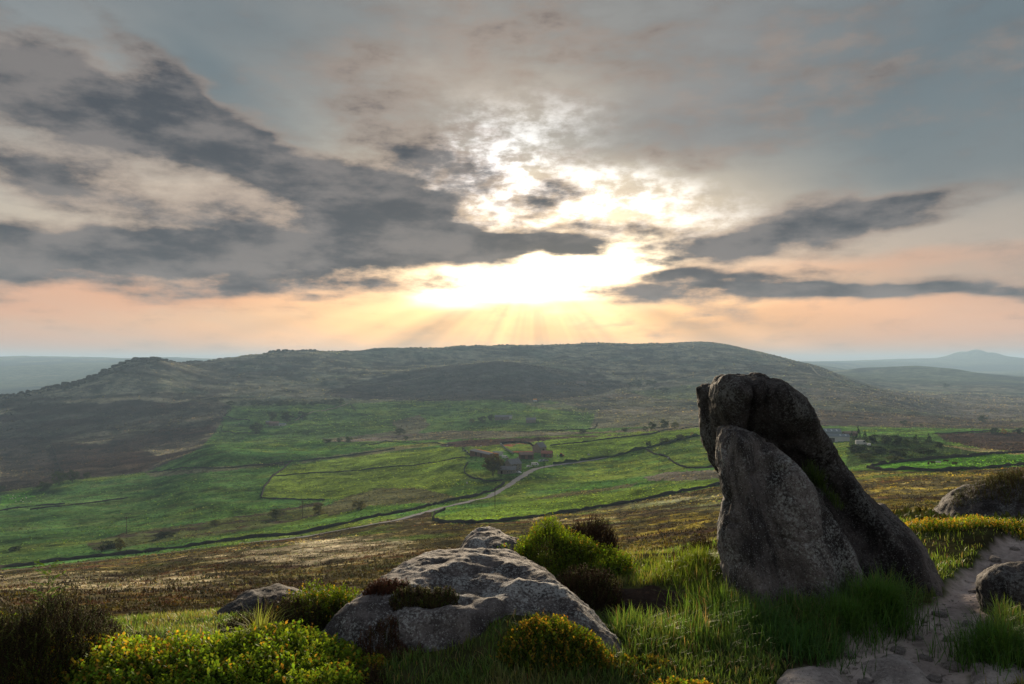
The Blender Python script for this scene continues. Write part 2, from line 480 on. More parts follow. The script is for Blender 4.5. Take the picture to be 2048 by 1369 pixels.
# ------------------------------------------------------------------ terrain
# profile of the land along several lines of sight: Y -> height z for the near ground, then (Y, photograph row)
def prof(near, far):
    return [(y, z) for y, z in near] + [(y, -(r - HY) / F * y) for y, r in far]
T = {
 -500: prof([(.5, -1.7), (4, -1.8), (6, -2.2), (9, -3.6), (16, -7), (30, -11.5)], [(60, 1215), (100, 1200), (200, 1180), (300, 1170), (450, 1095), (600, 1035), (800, 985), (1000, 945), (1300, 900), (1600, 860), (2200, 830), (4000, 790), (6500, 735), (8500, 716), (12000, 722), (20000, 723)]),
 0: prof([(.5, -1.7), (4, -1.78), (5, -1.9), (6, -2.12), (8, -2.9), (14, -6), (30, -10.6)], [(60, 1200), (100, 1177), (200, 1150), (290, 1138), (330, 1122), (450, 1068), (600, 1015), (720, 985), (900, 945), (1100, 905), (1350, 850), (1560, 800), (1650, 797), (1900, 815), (2600, 830), (4500, 768), (6500, 728), (8500, 715), (12000, 722), (20000, 723)]),
 150: prof([(.5, -1.7), (4, -1.76), (5, -1.88), (6, -2.10), (8, -2.9), (14, -6), (30, -10.5)], [(60, 1197), (100, 1170), (200, 1138), (300, 1125), (340, 1108), (450, 1062), (600, 1008), (740, 966), (850, 945), (1050, 905), (1300, 850), (1550, 790), (1720, 765), (1800, 768), (2400, 800), (4500, 765), (6500, 726), (8500, 715), (12000, 722), (20000, 723)]),
 290: prof([(.5, -1.7), (4, -1.75), (5, -1.86), (6, -2.06), (8, -2.8), (14, -5.8), (30, -10.4)], [(60, 1195), (100, 1165), (200, 1128), (310, 1108), (350, 1092), (450, 1052), (600, 1000), (730, 958), (820, 938), (1000, 905), (1300, 845), (1550, 780), (1750, 735), (1830, 718), (1900, 720), (2500, 770), (4500, 760), (6500, 727), (8500, 716), (12000, 722), (20000, 723)]),
 440: prof([(.5, -1.7), (4, -1.74), (5, -1.84), (6, -2.03), (8, -2.7), (14, -5.6), (30, -10.3)], [(60, 1192), (100, 1158), (200, 1112), (310, 1090), (360, 1072), (480, 1022), (620, 968), (740, 925), (820, 896), (900, 893), (1000, 884), (1200, 852), (1420, 812), (1700, 775), (2000, 735), (2150, 719), (2250, 722), (3000, 760), (5000, 750), (8500, 718), (12000, 722), (20000, 723)]),
 600: prof([(.5, -1.7), (4, -1.74), (5, -1.82), (6, -2.0), (8, -2.6), (14, -5.4), (30, -10.2)], [(60, 1188), (100, 1150), (200, 1098), (300, 1076), (400, 1042), (500, 1008), (650, 955), (780, 912), (900, 887), (1000, 880), (1200, 850), (1420, 812), (1700, 778), (2000, 742), (2320, 704), (2450, 708), (3200, 760), (6000, 745), (9000, 720), (12000, 722), (20000, 723)]),
 800: prof([(.5, -1.7), (4, -1.74), (5, -1.80), (6, -1.95), (8, -2.5), (14, -5.2), (30, -10)], [(60, 1170), (100, 1130), (200, 1082), (320, 1042), (420, 1010), (550, 968), (700, 922), (850, 890), (1000, 876), (1200, 848), (1420, 815), (1650, 792), (1900, 755), (2080, 738), (2250, 734), (2550, 696), (2700, 702), (3500, 755), (6000, 745), (9000, 722), (20000, 723)]),
 1000: prof([(.5, -1.7), (4, -1.74), (5, -1.78), (6, -1.86), (8, -2.15), (14, -4.6), (30, -9.5)], [(60, 1152), (100, 1115), (200, 1066), (330, 1032), (375, 1014), (450, 985), (560, 935), (650, 900), (730, 884), (850, 873), (1000, 858), (1170, 838), (1400, 812), (1600, 792), (1850, 755), (2020, 724), (2150, 725), (2350, 722), (2650, 691), (2800, 696), (3600, 755), (6000, 745), (9000, 722), (20000, 723)]),
 1200: prof([(.5, -1.7), (4, -1.74), (5, -1.76), (6, -1.80), (7.5, -1.95), (9.5, -2.7), (14, -4.2), (30, -9)], [(60, 1132), (100, 1098), (200, 1050), (320, 1018), (400, 986), (480, 958), (600, 915), (720, 880), (800, 869), (1000, 851), (1200, 832), (1500, 803), (1800, 778), (2050, 752), (2400, 718), (2750, 687), (2900, 692), (3800, 755), (6000, 745), (9000, 722), (20000, 723)]),
 1400: prof([(.5, -1.7), (4, -1.73), (5, -1.74), (6, -1.74), (7, -1.76), (8.5, -2.05), (11, -2.9), (14, -4), (30, -8.4)], [(60, 1105), (100, 1072), (200, 1024), (300, 992), (350, 972), (450, 935), (550, 898), (680, 865), (760, 857), (900, 848), (1200, 820), (1500, 797), (1800, 772), (2200, 735), (2850, 684), (3000, 690), (3900, 755), (6000, 745), (9000, 722), (20000, 723)]),
 1600: prof([(.5, -1.7), (4, -1.72), (6, -1.72), (7.5, -1.76), (9, -2.05), (14, -3.6), (30, -7.8)], [(60, 1080), (100, 1048), (200, 1002), (300, 966), (400, 930), (550, 892), (700, 870), (900, 850), (1200, 818), (1600, 782), (2100, 745), (2600, 723), (2750, 726), (3800, 750), (6000, 730), (9000, 724), (20000, 723)]),
 1800: prof([(.5, -1.7), (4, -1.72), (6, -1.70), (8, -1.74), (9.5, -1.95), (14, -3.3), (30, -7.3)], [(60, 1060), (100, 1028), (200, 985), (290, 948), (380, 915), (500, 885), (700, 868), (900, 855), (1150, 832), (1500, 803), (1900, 788), (2050, 790), (2900, 775), (3700, 753), (4100, 746), (4400, 748), (6500, 760), (9000, 726), (11000, 719), (20000, 723)]),
 1950: prof([(.5, -1.7), (4, -1.72), (6, -1.68), (8, -1.70), (10, -1.95), (14, -3.1), (30, -7)], [(60, 1050), (100, 1018), (200, 973), (300, 938), (390, 910), (550, 888), (700, 870), (900, 858), (1200, 842), (1800, 812), (2600, 782), (3600, 757), (4200, 751), (4600, 754), (7000, 748), (9500, 722), (10300, 718), (11500, 720), (20000, 722)]),
 2150: prof([(.5, -1.7), (4, -1.72), (6, -1.66), (8, -1.66), (10, -1.9), (14, -3), (30, -6.8)], [(60, 1042), (100, 1008), (200, 965), (300, 930), (400, 905), (550, 888), (700, 870), (900, 858), (1200, 842), (1800, 815), (2600, 788), (3800, 760), (4400, 755), (5000, 758), (7500, 735), (9500, 718), (11500, 716), (20000, 722)]),
 2700: prof([(.5, -1.7), (4, -1.72), (6, -1.66), (8, -1.66), (11, -1.9), (16, -3), (30, -6.4)], [(60, 1010), (100, 980), (200, 940), (400, 895), (700, 865), (1200, 840), (2000, 812), (4000, 765), (6000, 745), (9500, 718), (12000, 717), (20000, 722)]),
}
prows = np.concatenate([np.geomspace(0.5, 3, 14)[:-1], np.geomspace(3, 11, 190)[:-1], np.geomspace(11, 60, 95)[:-1], np.geomspace(60, 400, 175)[:-1],
                        np.geomspace(400, 1000, 105)[:-1], np.geomspace(1000, 4300, 165)[:-1], np.geomspace(4300, 12000, 45)[:-1], np.geomspace(12000, 20000, 8)])
LR = np.log(prows)
front = np.radians(np.linspace(-38.5, 38.5, 520))
side = np.radians(np.linspace(39, 321, 72)[1:-1])
THETA = np.concatenate([front, side, [front[0] + 2 * math.pi]])
keys, tabs = [], []
for px in sorted(T):
    th = math.atan((px - CX) / F); c = math.cos(th)
    P = T[px]
    r = np.array([p[0] / c for p in P]); z = np.array([p[1] for p in P])
    keys.append(th); tabs.append(pchip(np.log(r), z / r, LR))
back = [(.5, -1.7), (4, -1.7), (10, -1.8), (30, -3), (100, -9), (1000, -60), (4000, -40), (9000, 30), (20000, 20)]
rb = np.array([b[0] for b in back]); zb = np.array([b[1] for b in back])
bk = pchip(np.log(rb), zb / rb, LR)
for deg in (75, 110, 180, 250, 285):
    keys.append(math.radians(deg)); tabs.append(bk)
keys = np.array(keys); tabs = np.array(tabs)
keys = np.concatenate([keys[-2:] - 2 * math.pi, keys, keys[:2] + 2 * math.pi])
tabs = np.concatenate([tabs[-2:], tabs, tabs[:2]])
S = pchip(keys, tabs, THETA)                       # slope z / r, (n_theta, n_r)
RR = np.broadcast_to(prows, S.shape)
GX = np.sin(THETA)[:, None] * RR
GY = np.cos(THETA)[:, None] * RR
GZ = S * RR
# relief: tussocks on the moor, swells in the fields, broken ground on the hills
amp = np.interp(LR, np.log([3, 8, 14, 60, 300, 420, 900, 1500, 2600, 6000, 20000]), [0, .02, .10, .30, .5, .25, .9, 3.0, 5.0, 14, 14])
wl = np.interp(LR, np.log([3, 14, 60, 300, 900, 2000, 6000, 20000]), [.6, 2.0, 4.5, 14, 45, 80, 420, 900])
def relief(x, y, w, a, seed):
    return a * fbm(x / w, y / w, 5, seed, 0.55)
for (w, lo, hi, a0, sd) in ((.5, 2, 12, .022, 1), (1.6, 7, 60, .12, 2), (5, 25, 300, .34, 3), (16, 120, 700, .7, 4), (7, 150, 900, .42, 14), (26, 700, 2600, 1.6, 15), (60, 500, 2200, 2.6, 5), (40, 1300, 3600, 3.4, 9), (150, 900, 4500, 7.0, 6), (650, 3500, 14000, 26, 7)):
    wt = sstep(LR, math.log(lo * .7), math.log(lo * 1.5)) * (1 - sstep(LR, math.log(hi * .7), math.log(hi * 1.5)))
    cols_ = np.where(wt > 0)[0]
    if len(cols_):
        sl = slice(cols_[0], cols_[-1] + 1)
        GZ[:, sl] += wt[None, sl] * relief(GX[:, sl], GY[:, sl], w, a0, sd)

# the small pointed peak on the right horizon
GZ += 115 * np.exp(-(((GX - 6170) / 170) ** 2 + ((GY - 10000) / 600) ** 2)) + 14 * np.exp(-(((GX - 6170) / 700) ** 2 + ((GY - 10000) / 900) ** 2))
GZ += 42 * np.exp(-(((GX - 2250) / 380) ** 2 + ((GY - 4150) / 420) ** 2)) + 30 * np.exp(-(((GX - 3300) / 500) ** 2 + ((GY - 5600) / 420) ** 2))

# near ground: worn path, banks and hummocks
def P3(px, py, Y): return ((px - CX) / F * Y, Y, -(py - HY) / F * Y)
def near_xy(px, py, z=-1.73):
    Y = -z * F / (py - HY)
    return ((px - CX) / F * Y, Y)
PATH = [near_xy(*p) for p in ((2230, 1040), (2060, 1098), (1985, 1150), (1938, 1205), (1880, 1262), (1815, 1310), (1790, 1360), (1790, 1500), (1790, 2200))]
PATHW = [.26, .20, .19, .20, .27, .36, .42, .5, .6]
def path_mask(x, y):
    best = np.full(x.shape, 1e9)
    for i in range(len(PATH) - 1):
        a, b = np.array(PATH[i]), np.array(PATH[i + 1]); ab = b - a; L = ab @ ab
        t = np.clip(((x - a[0]) * ab[0] + (y - a[1]) * ab[1]) / L, 0, 1)
        d = np.hypot(x - a[0] - t * ab[0], y - a[1] - t * ab[1]) / (PATHW[i] + t * (PATHW[i + 1] - PATHW[i]))
        best = np.minimum(best, d)
    return best
HUMPS = [  # photograph column, row of its foot, height, radius
    (1120, 1110, .16, .55), (1410, 1165, .10, .5), (660, 1225, .10, .5), (330, 1330, .06, .6), (60, 1300, .12, .45), (1960, 1090, .08, .5),
    (2010, 1290, .07, .35), (1640, 1215, .04, .5), (1140, 1290, .06, .3), (1290, 1230, -.09, .28), (1010, 1290, .17, .30), (1100, 1325, .10, .30), (850, 1345, .06, .3), (1600, 1290, -.05, .35), (1180, 1180, .05, .3)]
nmask = RR < 14
xs_, ys_ = GX[nmask], GY[nmask]
dz_ = np.zeros(xs_.shape)
for (hx, hy, hh, hr) in HUMPS:
    cx_, cy_ = near_xy(hx, hy)
    dz_ += hh * np.exp(-((xs_ - cx_) ** 2 + (ys_ - cy_) ** 2) / hr ** 2)
pm = path_mask(xs_, ys_)
dz_ -= .07 * (1 - sstep(pm, .5, 1.35))
dz_ += .030 * fbm(xs_ * 4, ys_ * 4, 5, 77, .6) * (1 - sstep(pm, .6, 1.2))
GZ[nmask] += dz_

def ground_z(x, y):
    x = np.atleast_1d(np.asarray(x, float)); y = np.atleast_1d(np.asarray(y, float))
    th = np.arctan2(x, y); th = np.where(th < THETA[0], th + 2 * math.pi, th)
    lr = np.log(np.maximum(np.hypot(x, y), prows[0]))
    i = np.clip(np.searchsorted(THETA, th, side='right') - 1, 0, len(THETA) - 2)
    j = np.clip(np.searchsorted(LR, lr, side='right') - 1, 0, len(LR) - 2)
    a = np.clip((th - THETA[i]) / (THETA[i + 1] - THETA[i]), 0, 1)
    b = np.clip((np.exp(lr) - prows[j]) / (prows[j + 1] - prows[j]), 0, 1)
    return (GZ[i, j] * (1 - a) + GZ[i + 1, j] * a) * (1 - b) + (GZ[i, j + 1] * (1 - a) + GZ[i + 1, j + 1] * a) * b
def gz(x, y): return float(ground_z(x, y)[0])
_Ys = np.geomspace(3, 19000, 9000)
def hit(px, py, ymin=3.0, ymax=19000.0):
    """where the line of sight through a photograph pixel meets the land"""
    Ys = _Ys[(_Ys >= ymin) & (_Ys <= ymax)]
    z = ground_z((px - CX) / F * Ys, Ys)
    d = -(py - HY) / F * Ys - z
    k = np.where(d < 0)[0]
    if len(k) == 0: k = int(np.argmin(d))
    else:
        k = int(k[0])
    Y = Ys[k]
    if 0 < k < len(Ys) and d[k] < 0 < d[k - 1]:
        t = d[k - 1] / (d[k - 1] - d[k]); Y = Ys[k - 1] + t * (Ys[k] - Ys[k - 1])
    X = (px - CX) / F * Y
    return Vector((X, Y, gz(X, Y)))

# ------------------------------------------------------------------ land cover (base colours of what grows there)
Yc = np.maximum(GY, 1e-3)
front_ok = (GY > 0.3 * RR)
PX = np.where(front_ok, CX + F * GX / Yc, -9999.)
PY = np.where(front_ok, HY - F * GZ / Yc, 9999.)
jx = 2.2 * fbm(GX / (Yc * .012), LR[None, :] * 90 + 0 * GX, 3, 21)
jy = 1.4 * fbm(GX / (Yc * .012) + 50, LR[None, :] * 90 + 0 * GX, 3, 22)
QX, QY = PX + jx, PY + jy
C = np.zeros(GX.shape + (3,))
def blend(c, mask):
    global C
    m = np.clip(mask, 0, 1)[..., None]
    C = C * (1 - m) + np.asarray(c) * m
FIELD = (.070, .150, .030); FIELDY = (.15, .190, .034); FIELDD = (.040, .105, .036)
BROWN = (.052, .047, .026); OLIVE = (.20, .165, .035); PALE = (.40, .36, .26); MAUVE = (.105, .088, .085); HILL = (.10, .105, .085)
C[:] = FIELD
la = fbm(GX / 55, GY / 55, 4, 31); lb = fbm(GX / 14, GY / 14, 4, 32); lc = fbm(GX / 240, GY / 240, 4, 33); ld = fbm(GX / 4, GY / 4, 3, 34)
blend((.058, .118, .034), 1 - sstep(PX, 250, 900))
blend(FIELDY, sstep(la + .35 * sstep(PX, 300, 1100), .05, .7) * .75)
blend(FIELDD, sstep(lb, -.1, .5) * .65)
blend((.10, .12, .045), sstep(fbm(GX / 30, GY / 9, 4, 44), .1, .5) * .5)
blend((.03, .075, .03), sstep(ld, .1, .6) * .5)
# hills beyond
hillm = (RR > 1000)
blend((.150, .148, .115), hillm * sstep(RR, 1400, 1650))
blend((.044, .038, .038), hillm * sstep(RR, 1400, 1650) * sstep(la + .5 * lc + .3 * lb, -.02, .16) * .9)
blend((.17, .165, .125), hillm * sstep(RR, 1400, 1650) * sstep(fbm(GX / 160, GY / 40, 4, 35), .15, .55) * .7)
blend((.075, .105, .085), hillm * sstep(RR, 1400, 1650) * sstep(fbm(GX / 90, GY / 120, 4, 38), .1, .5) * .6)
far = sstep(RR, 3300, 3700)
blend((.085, .10, .065), far)
blend((.040, .046, .045), far * sstep(fbm(GX / 700, GY / 900, 3, 36), -.05, .15))
blend((.16, .17, .11), far * sstep(fbm(GX / 260, GY / 500, 3, 37), .2, .4) * .7)
def zone(poly, c, y0=0, y1=1e9, w=1.0, feather=0):
    inside = in_poly(QX, QY, poly) & (GY > y0) & (GY < y1)
    blend(c, inside * w)
    return inside
# the dark rounded knoll in front of the ridge
zk = zone([(640, 790), (720, 765), (800, 746), (880, 730), (950, 722), (1010, 722), (1080, 731), (1160, 746), (1260, 768), (1200, 790), (1060, 806), (850, 802), (700, 798)], (.040, .034, .036), 1450, 2140, .9)
blend((.085, .085, .07), zk * sstep(fbm(GX / 60, GY / 60, 4, 39), .1, .5) * .7)
# dark heather slope across the stream
zA = zone([(-500, 1010), (0, 985), (60, 975), (130, 962), (290, 946), (340, 925), (400, 897), (425, 870), (440, 850), (462, 812), (430, 800), (330, 785), (0, 800), (-500, 850)], (.070, .062, .052), 640, 1800)
blend((.040, .028, .026), zA * sstep(fbm(GX / 130, GY / 60, 4, 41), -.08, .25))
blend((.19, .17, .12), zA * sstep(fbm(GX / 110, GY / 45, 4, 42), .18, .45))
zone([(90, 940), (105, 885), (240, 890), (300, 905), (330, 920), (280, 945), (140, 955)], (.040, .026, .024), 640, 1400, .85)
zone([(0, 965), (0, 875), (60, 880), (100, 900), (120, 950), (60, 972)], (.042, .034, .034), 640, 1400, .7)
zone([(20, 820), (60, 808), (300, 805), (380, 815), (330, 830), (180, 828), (60, 832)], (.040, .028, .026), 900, 1800, .8)
zone([(0, 1012), (0, 992), (60, 982), (68, 996)], (.07, .19, .03), 500, 1000)
# far fields
for poly in ([(432, 888), (440, 850), (465, 812), (640, 808), (690, 812), (640, 835), (560, 855), (500, 862), (480, 888)],
             [(545, 870), (700, 808), (830, 802), (850, 850), (780, 868), (680, 878), (500, 890)],
             [(700, 808), (1000, 800), (1090, 815), (1000, 835), (860, 862), (760, 870)],
             [(820, 868), (900, 845), (1060, 828), (1180, 822), (1195, 862), (1000, 866), (840, 873)]):
    zf = zone(poly, (.068, .120, .040), 820, 1750, .85)
    blend((.105, .155, .04), zf * sstep(la, 0, .5) * .7)
zone([(780, 845), (840, 830), (860, 850), (830, 872), (700, 885), (640, 880), (800, 862)], (.11, .09, .085), 820, 1700, .7)
zone([(640, 884), (900, 862), (1200, 864), (1420, 845), (1420, 858), (1000, 876), (830, 882)], (.125, .105, .10), 720, 1300, .8)
zone([(1090, 800), (1500, 770), (2100, 800), (2100, 856), (1420, 850), (1180, 858), (1190, 822)], (.125, .112, .10), 760, 2300, .8)
zone([(1040, 805), (1250, 812), (1420, 822), (1420, 832), (1200, 828), (1080, 818)], (.19, .17, .14), 800, 2300, .5)
zone([(1250, 785), (1400, 768), (1420, 800), (1330, 800)], (.08, .12, .055), 1200, 2500, .6)
zone([(1620, 818), (1960, 838), (2048, 845), (2048, 860), (1640, 852)], (.085, .065, .055), 760, 1900, .8)
zone([(880, 888), (940, 880), (1100, 875), (1290, 868), (1400, 856), (1320, 868), (1150, 878), (1040, 887), (930, 895), (880, 894)], (.055, .038, .036), 560, 1000)
# near fields
zone([(525, 996), (530, 975), (548, 950), (578, 932), (700, 915), (905, 893), (930, 905), (935, 950), (890, 985), (760, 992), (650, 1000)], (.125, .185, .030), 380, 1100, .9)
zone([(690, 918), (800, 900), (900, 888), (880, 884), (760, 896)], (.19, .18, .055), 380, 1100, .7)
zone([(290, 946), (560, 925), (580, 930), (300, 955)], (.12, .10, .075), 500, 1100, .7)
zone([(580, 930), (720, 912), (850, 895), (800, 893), (640, 915)], (.13, .10, .085), 500, 1100, .5)
zone([(630, 1022), (690, 995), (755, 977), (840, 977), (915, 995), (870, 1006), (740, 1012), (660, 1032)], (.075, .068, .042), 300, 800, .85)
zsc = zone([(170, 1088), (250, 1066), (400, 1046), (520, 1026), (640, 1004), (655, 1028), (500, 1062), (330, 1085), (190, 1102)], (.075, .080, .035), 280, 800, .75)
blend((.042, .035, .028), zsc * sstep(lb, -.05, .3))
for poly in ([(1090, 880), (1300, 868), (1420, 852), (1430, 868), (1280, 895), (1090, 930)], [(870, 1040), (920, 1022), (1040, 1002), (1220, 988), (1455, 955), (1458, 968), (1200, 1012), (1000, 1042), (890, 1046)]):
    zone(poly, (.115, .185, .028), 250, 1000, .8)
zone([(1050, 1003), (1120, 988), (1220, 975), (1280, 965), (1260, 975), (1150, 992)], (.085, .065, .055), 280, 800, .7)
zone([(1285, 955), (1330, 945), (1440, 940), (1445, 956), (1380, 962), (1300, 962)], (.11, .095, .09), 280, 800, .9)
# right-hand fields and scrub
zone([(1690, 935), (1700, 880), (1760, 868), (1860, 880), (1960, 905), (1880, 922), (1740, 928)], (.035, .060, .022), 300, 900)
zone([(1870, 868), (2100, 862), (2100, 908), (1960, 898), (1890, 882)], (.048, .034, .030), 350, 1000)
zone([(1870, 890), (1960, 905), (2060, 912), (2060, 907), (1960, 898)], (.20, .17, .10), 300, 1000, .8)
zone([(1735, 938), (1760, 925), (1880, 918), (1960, 910), (2300, 905), (2300, 925), (2048, 933), (1870, 943), (1800, 942)], (.075, .190, .028), 250, 900)
# the moor below the rocks
MOOR = [(-900, 1235), (-200, 1160), (0, 1141), (250, 1117), (480, 1089), (600, 1075), (800, 1037), (862, 1023), (866, 1042), (900, 1049), (1010, 1045), (1200, 1016), (1460, 969), (1600, 951), (1740, 939), (1800, 943), (1870, 945), (2048, 934), (2300, 926), (3200, 900), (3200, 4000), (-900, 4000)]
zm = in_poly(QX, QY, MOOR) & (GY > 9) & (GY < 420)
zm = zm | ((RR > 9) & (RR < 330) & ~front_ok)
ml = fbm(GX / 26, GY / 26, 4, 51); ms = fbm(GX / (Yc * .045), LR[None, :] * 30 + 0 * GX, 5, 52, .65); mf = fbm(GX / 2.2, GY / 2.2, 4, 53)
blend(BROWN, zm * 1.0)
wr = sstep(PX, 900, 1350)                                              # more moss and olive to the right
blend((.085, .075, .028), zm * (.35 + .5 * wr) * sstep(mf + .4 * ms, -.2, .5))
blend((.10, .040, .022), zm * sstep(fbm(GX / (Yc * .05), LR[None, :] * 20 + 0 * GX, 4, 57), .1, .5) * .55)
blend(OLIVE, zm * (.5 + .5 * wr) * sstep(ms + .6 * mf + .16 * wr, .06, .45))
blend((.070, .120, .030), zm * sstep(ml + .3 * ms, .22, .6) * .7)
def pblob(px, py, rx, ry): return np.exp(-((PX - px) / rx) ** 2 - ((PY - py) / ry) ** 2)
pale = pblob(300, 1165, 330, 28) * .75 + pblob(560, 1110, 170, 22) * .95 + pblob(760, 1095, 130, 25) * .6 + pblob(800, 1050, 90, 14) * .5 + pblob(60, 1165, 120, 18) * .4 + pblob(1300, 1000, 260, 14) * .6 + pblob(1850, 965, 150, 8) * .7 + pblob(1100, 1040, 200, 10) * .6 + pblob(650, 1080, 120, 14) * .4
blend((.028, .020, .016), zm * sstep(fbm(GX / (Yc * .09), LR[None, :] * 9 + 0 * GX, 5, 58), .02, .3) * .75)
blend(PALE, zm * np.clip(sstep(pale * .95 + .95 * ms + .35 * mf, .48, 1.05), 0, 1) * .70)
blend((.15, .20, .12), zm * np.clip(pblob(1250, 1008, 300, 12) * 1.0, 0, 1) * sstep(ms, -.3, .3) * .7)
# foreground turf, bare soil and the trodden path
nf = 1 - sstep(RR, 9.5, 12.5)
f1 = fbm(GX * 1.3, GY * 1.3, 4, 61); f2 = fbm(GX * 7, GY * 7, 4, 62)
fg = np.zeros(GX.shape + (3,)); fg[:] = (.075, .100, .035)
fg = fg * (1 - .75 * sstep(f1, .05, .4)[..., None]) + np.array((.040, .030, .022)) * .75 * sstep(f1, .05, .4)[..., None]
fg = fg * (1 - .5 * sstep(f2, .1, .5)[..., None]) + np.array((.085, .075, .035)) * .5 * sstep(f2, .1, .5)[..., None]
pmf = np.full(GX.shape, 9.); pmf[nmask] = pm
pw = (1 - sstep(pmf + .35 * f2 + .2 * f1, .75, 1.1))[..., None]
earth = np.array((.46, .40, .385)) * (1 + .45 * f2[..., None] + .3 * f1[..., None])
fg = fg * (1 - pw) + earth * pw
sx, sy = near_xy(1280, 1205)
sw = (np.exp(-(((GX - sx) / .35) ** 2 + ((GY - sy) / .4) ** 2)) > .35 + .3 * f2)[..., None]
fg = np.where(sw, np.array((.06, .045, .04)), fg)
C = C * (1 - nf[..., None]) + fg * nf[..., None]
gul = np.exp(-(fbm(GX / 120, GY / 200, 4, 91) / .035) ** 2) * sstep(RR, 1100, 1500) * (1 - sstep(RR, 3200, 3800))
C = C * (1 - .5 * gul[..., None])
rush = sstep(fbm(GX / 9, GY / 14, 4, 92), .22, .5) * sstep(RR, 300, 420) * (1 - sstep(RR, 1300, 1700))
C = C * (1 - .45 * rush[..., None])
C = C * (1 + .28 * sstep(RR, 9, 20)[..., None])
C = np.clip(C, .004, .62)

nth = len(THETA)
def sheet_mesh(name, j0, j1):
    sub = slice(j0, j1 + 1); n = j1 - j0 + 1
    V = np.stack([GX[:-1, sub], GY[:-1, sub], GZ[:-1, sub]], -1).reshape(-1, 3)
    cc = C[:-1, sub].reshape(-1, 3)
    m = nth - 1
    i = np.arange(m)[:, None]; j = np.arange(n - 1)[None, :]
    i2 = (i + 1) % m
    q = np.stack([i * n + j, i * n + j + 1, i2 * n + j + 1, i2 * n + j], -1).reshape(-1, 4)
    tris = None
    if j0 == 0:
        V = np.vstack([V, [[0, 0, -1.7]]]); cc = np.vstack([cc, cc[:1]])
        k = len(V) - 1; a = np.arange(m)
        tris = np.stack([np.full(m, k), a * n, ((a + 1) % m) * n], -1)
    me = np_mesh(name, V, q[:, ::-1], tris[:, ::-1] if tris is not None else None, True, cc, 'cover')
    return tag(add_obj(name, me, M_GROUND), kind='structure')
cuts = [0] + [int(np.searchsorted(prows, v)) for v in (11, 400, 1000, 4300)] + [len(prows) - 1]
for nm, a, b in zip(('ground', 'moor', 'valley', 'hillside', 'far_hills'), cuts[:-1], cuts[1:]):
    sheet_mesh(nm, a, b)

# ------------------------------------------------------------------ haze in the valley air
hb = MB().box(-21000, 21000, -21000, 21000, float(GZ.min()) - 1.0, max(float(GZ.max()), 5) + 3.0)
def haze_mat():
    m = bpy.data.materials.new('haze'); m.use_nodes = True
    nt = m.node_tree; nt.nodes.clear()
    o = nt.nodes.new('ShaderNodeOutputMaterial'); v = nt.nodes.new('ShaderNodeVolumePrincipled')
    v.inputs['Color'].default_value = (0.48, 0.72, 1.0, 1)
    v.inputs['Density'].default_value = 0.000110
    v.inputs['Anisotropy'].default_value = 0.0
    nt.links.new(v.outputs[0], o.inputs['Volume'])
    return m
tag(hb.build('haze', haze_mat()), 'thin grey-blue evening haze lying over the whole valley', 'haze', kind='stuff')

# ------------------------------------------------------------------ rocks
def surface_nets(f, origin, h):
    """iso-surface f = 0 of a sampled field as quads"""
    s = f < 0
    nx, ny, nz = f.shape
    num = np.zeros((nx - 1, ny - 1, nz - 1)); acc = np.zeros((nx - 1, ny - 1, nz - 1, 3))
    offs = [(a, b, c) for a in (0, 1) for b in (0, 1) for c in (0, 1)]
    for ax in range(3):
        for o in offs:
            if o[ax]: continue
            o2 = list(o); o2[ax] = 1
            A = tuple(slice(o[k], o[k] + f.shape[k] - 1) for k in range(3)); B = tuple(slice(o2[k], o2[k] + f.shape[k] - 1) for k in range(3))
            fa, fb = f[A], f[B]
            cr = (fa < 0) != (fb < 0)
            t = np.where(cr, fa / np.where(cr, fa - fb, 1), 0)
            for k in range(3):
                acc[..., k] += np.where(cr, o[k] + (t if k == ax else 0), 0)
            num += cr
    act = num > 0
    idx = -np.ones(act.shape, np.int64); idx[act] = np.arange(act.sum())
    ii = np.argwhere(act)
    V = (ii + acc[act] / num[act][:, None]) * h + np.asarray(origin)
    Q = []
    for ax in range(3):
        a, b = (ax + 1) % 3, (ax + 2) % 3
        lo = [slice(None)] * 3; hi = [slice(None)] * 3
        lo[ax] = slice(0, -1); hi[ax] = slice(1, None)
        s0, s1 = s[tuple(lo)], s[tuple(hi)]
        e = np.argwhere(s0 != s1)
        e = e[(e[:, a] > 0) & (e[:, b] > 0) & (e[:, a] < f.shape[a] - 1) & (e[:, b] < f.shape[b] - 1)]
        flip = s0[tuple(e.T)]
        def cell(da, db):
            c = e.copy(); c[:, a] -= da; c[:, b] -= db
            return idx[tuple(c.T)]
        q = np.stack([cell(1, 1), cell(0, 1), cell(0, 0), cell(1, 0)], -1)
        q[~flip] = q[~flip][:, ::-1]
        Q.append(q)
    Q = np.concatenate(Q)
    return V, Q[(Q >= 0).all(1)]
def vnormals(V, Q):
    n = np.cross(V[Q[:, 2]] - V[Q[:, 0]], V[Q[:, 3]] - V[Q[:, 1]])
    N = np.zeros_like(V)
    for k in range(4): np.add.at(N, Q[:, k], n)
    return N / np.maximum(np.linalg.norm(N, axis=1), 1e-12)[:, None]
def smax(a, b, k):
    h = np.clip(k - np.abs(a - b), 0, None) / k
    return np.maximum(a, b) + h * h * k * .25
def signed(px, pz, poly):
    d = seg_dist(px, pz, poly, True)
    return np.where(in_poly(px, pz, poly), -d, d)
def curve_bump(x, z, lines):
    out = 0
    for pts, ampl, wid in lines:
        out = out + ampl * np.exp(-(seg_dist(x, z, pts) / wid) ** 2)
    return out
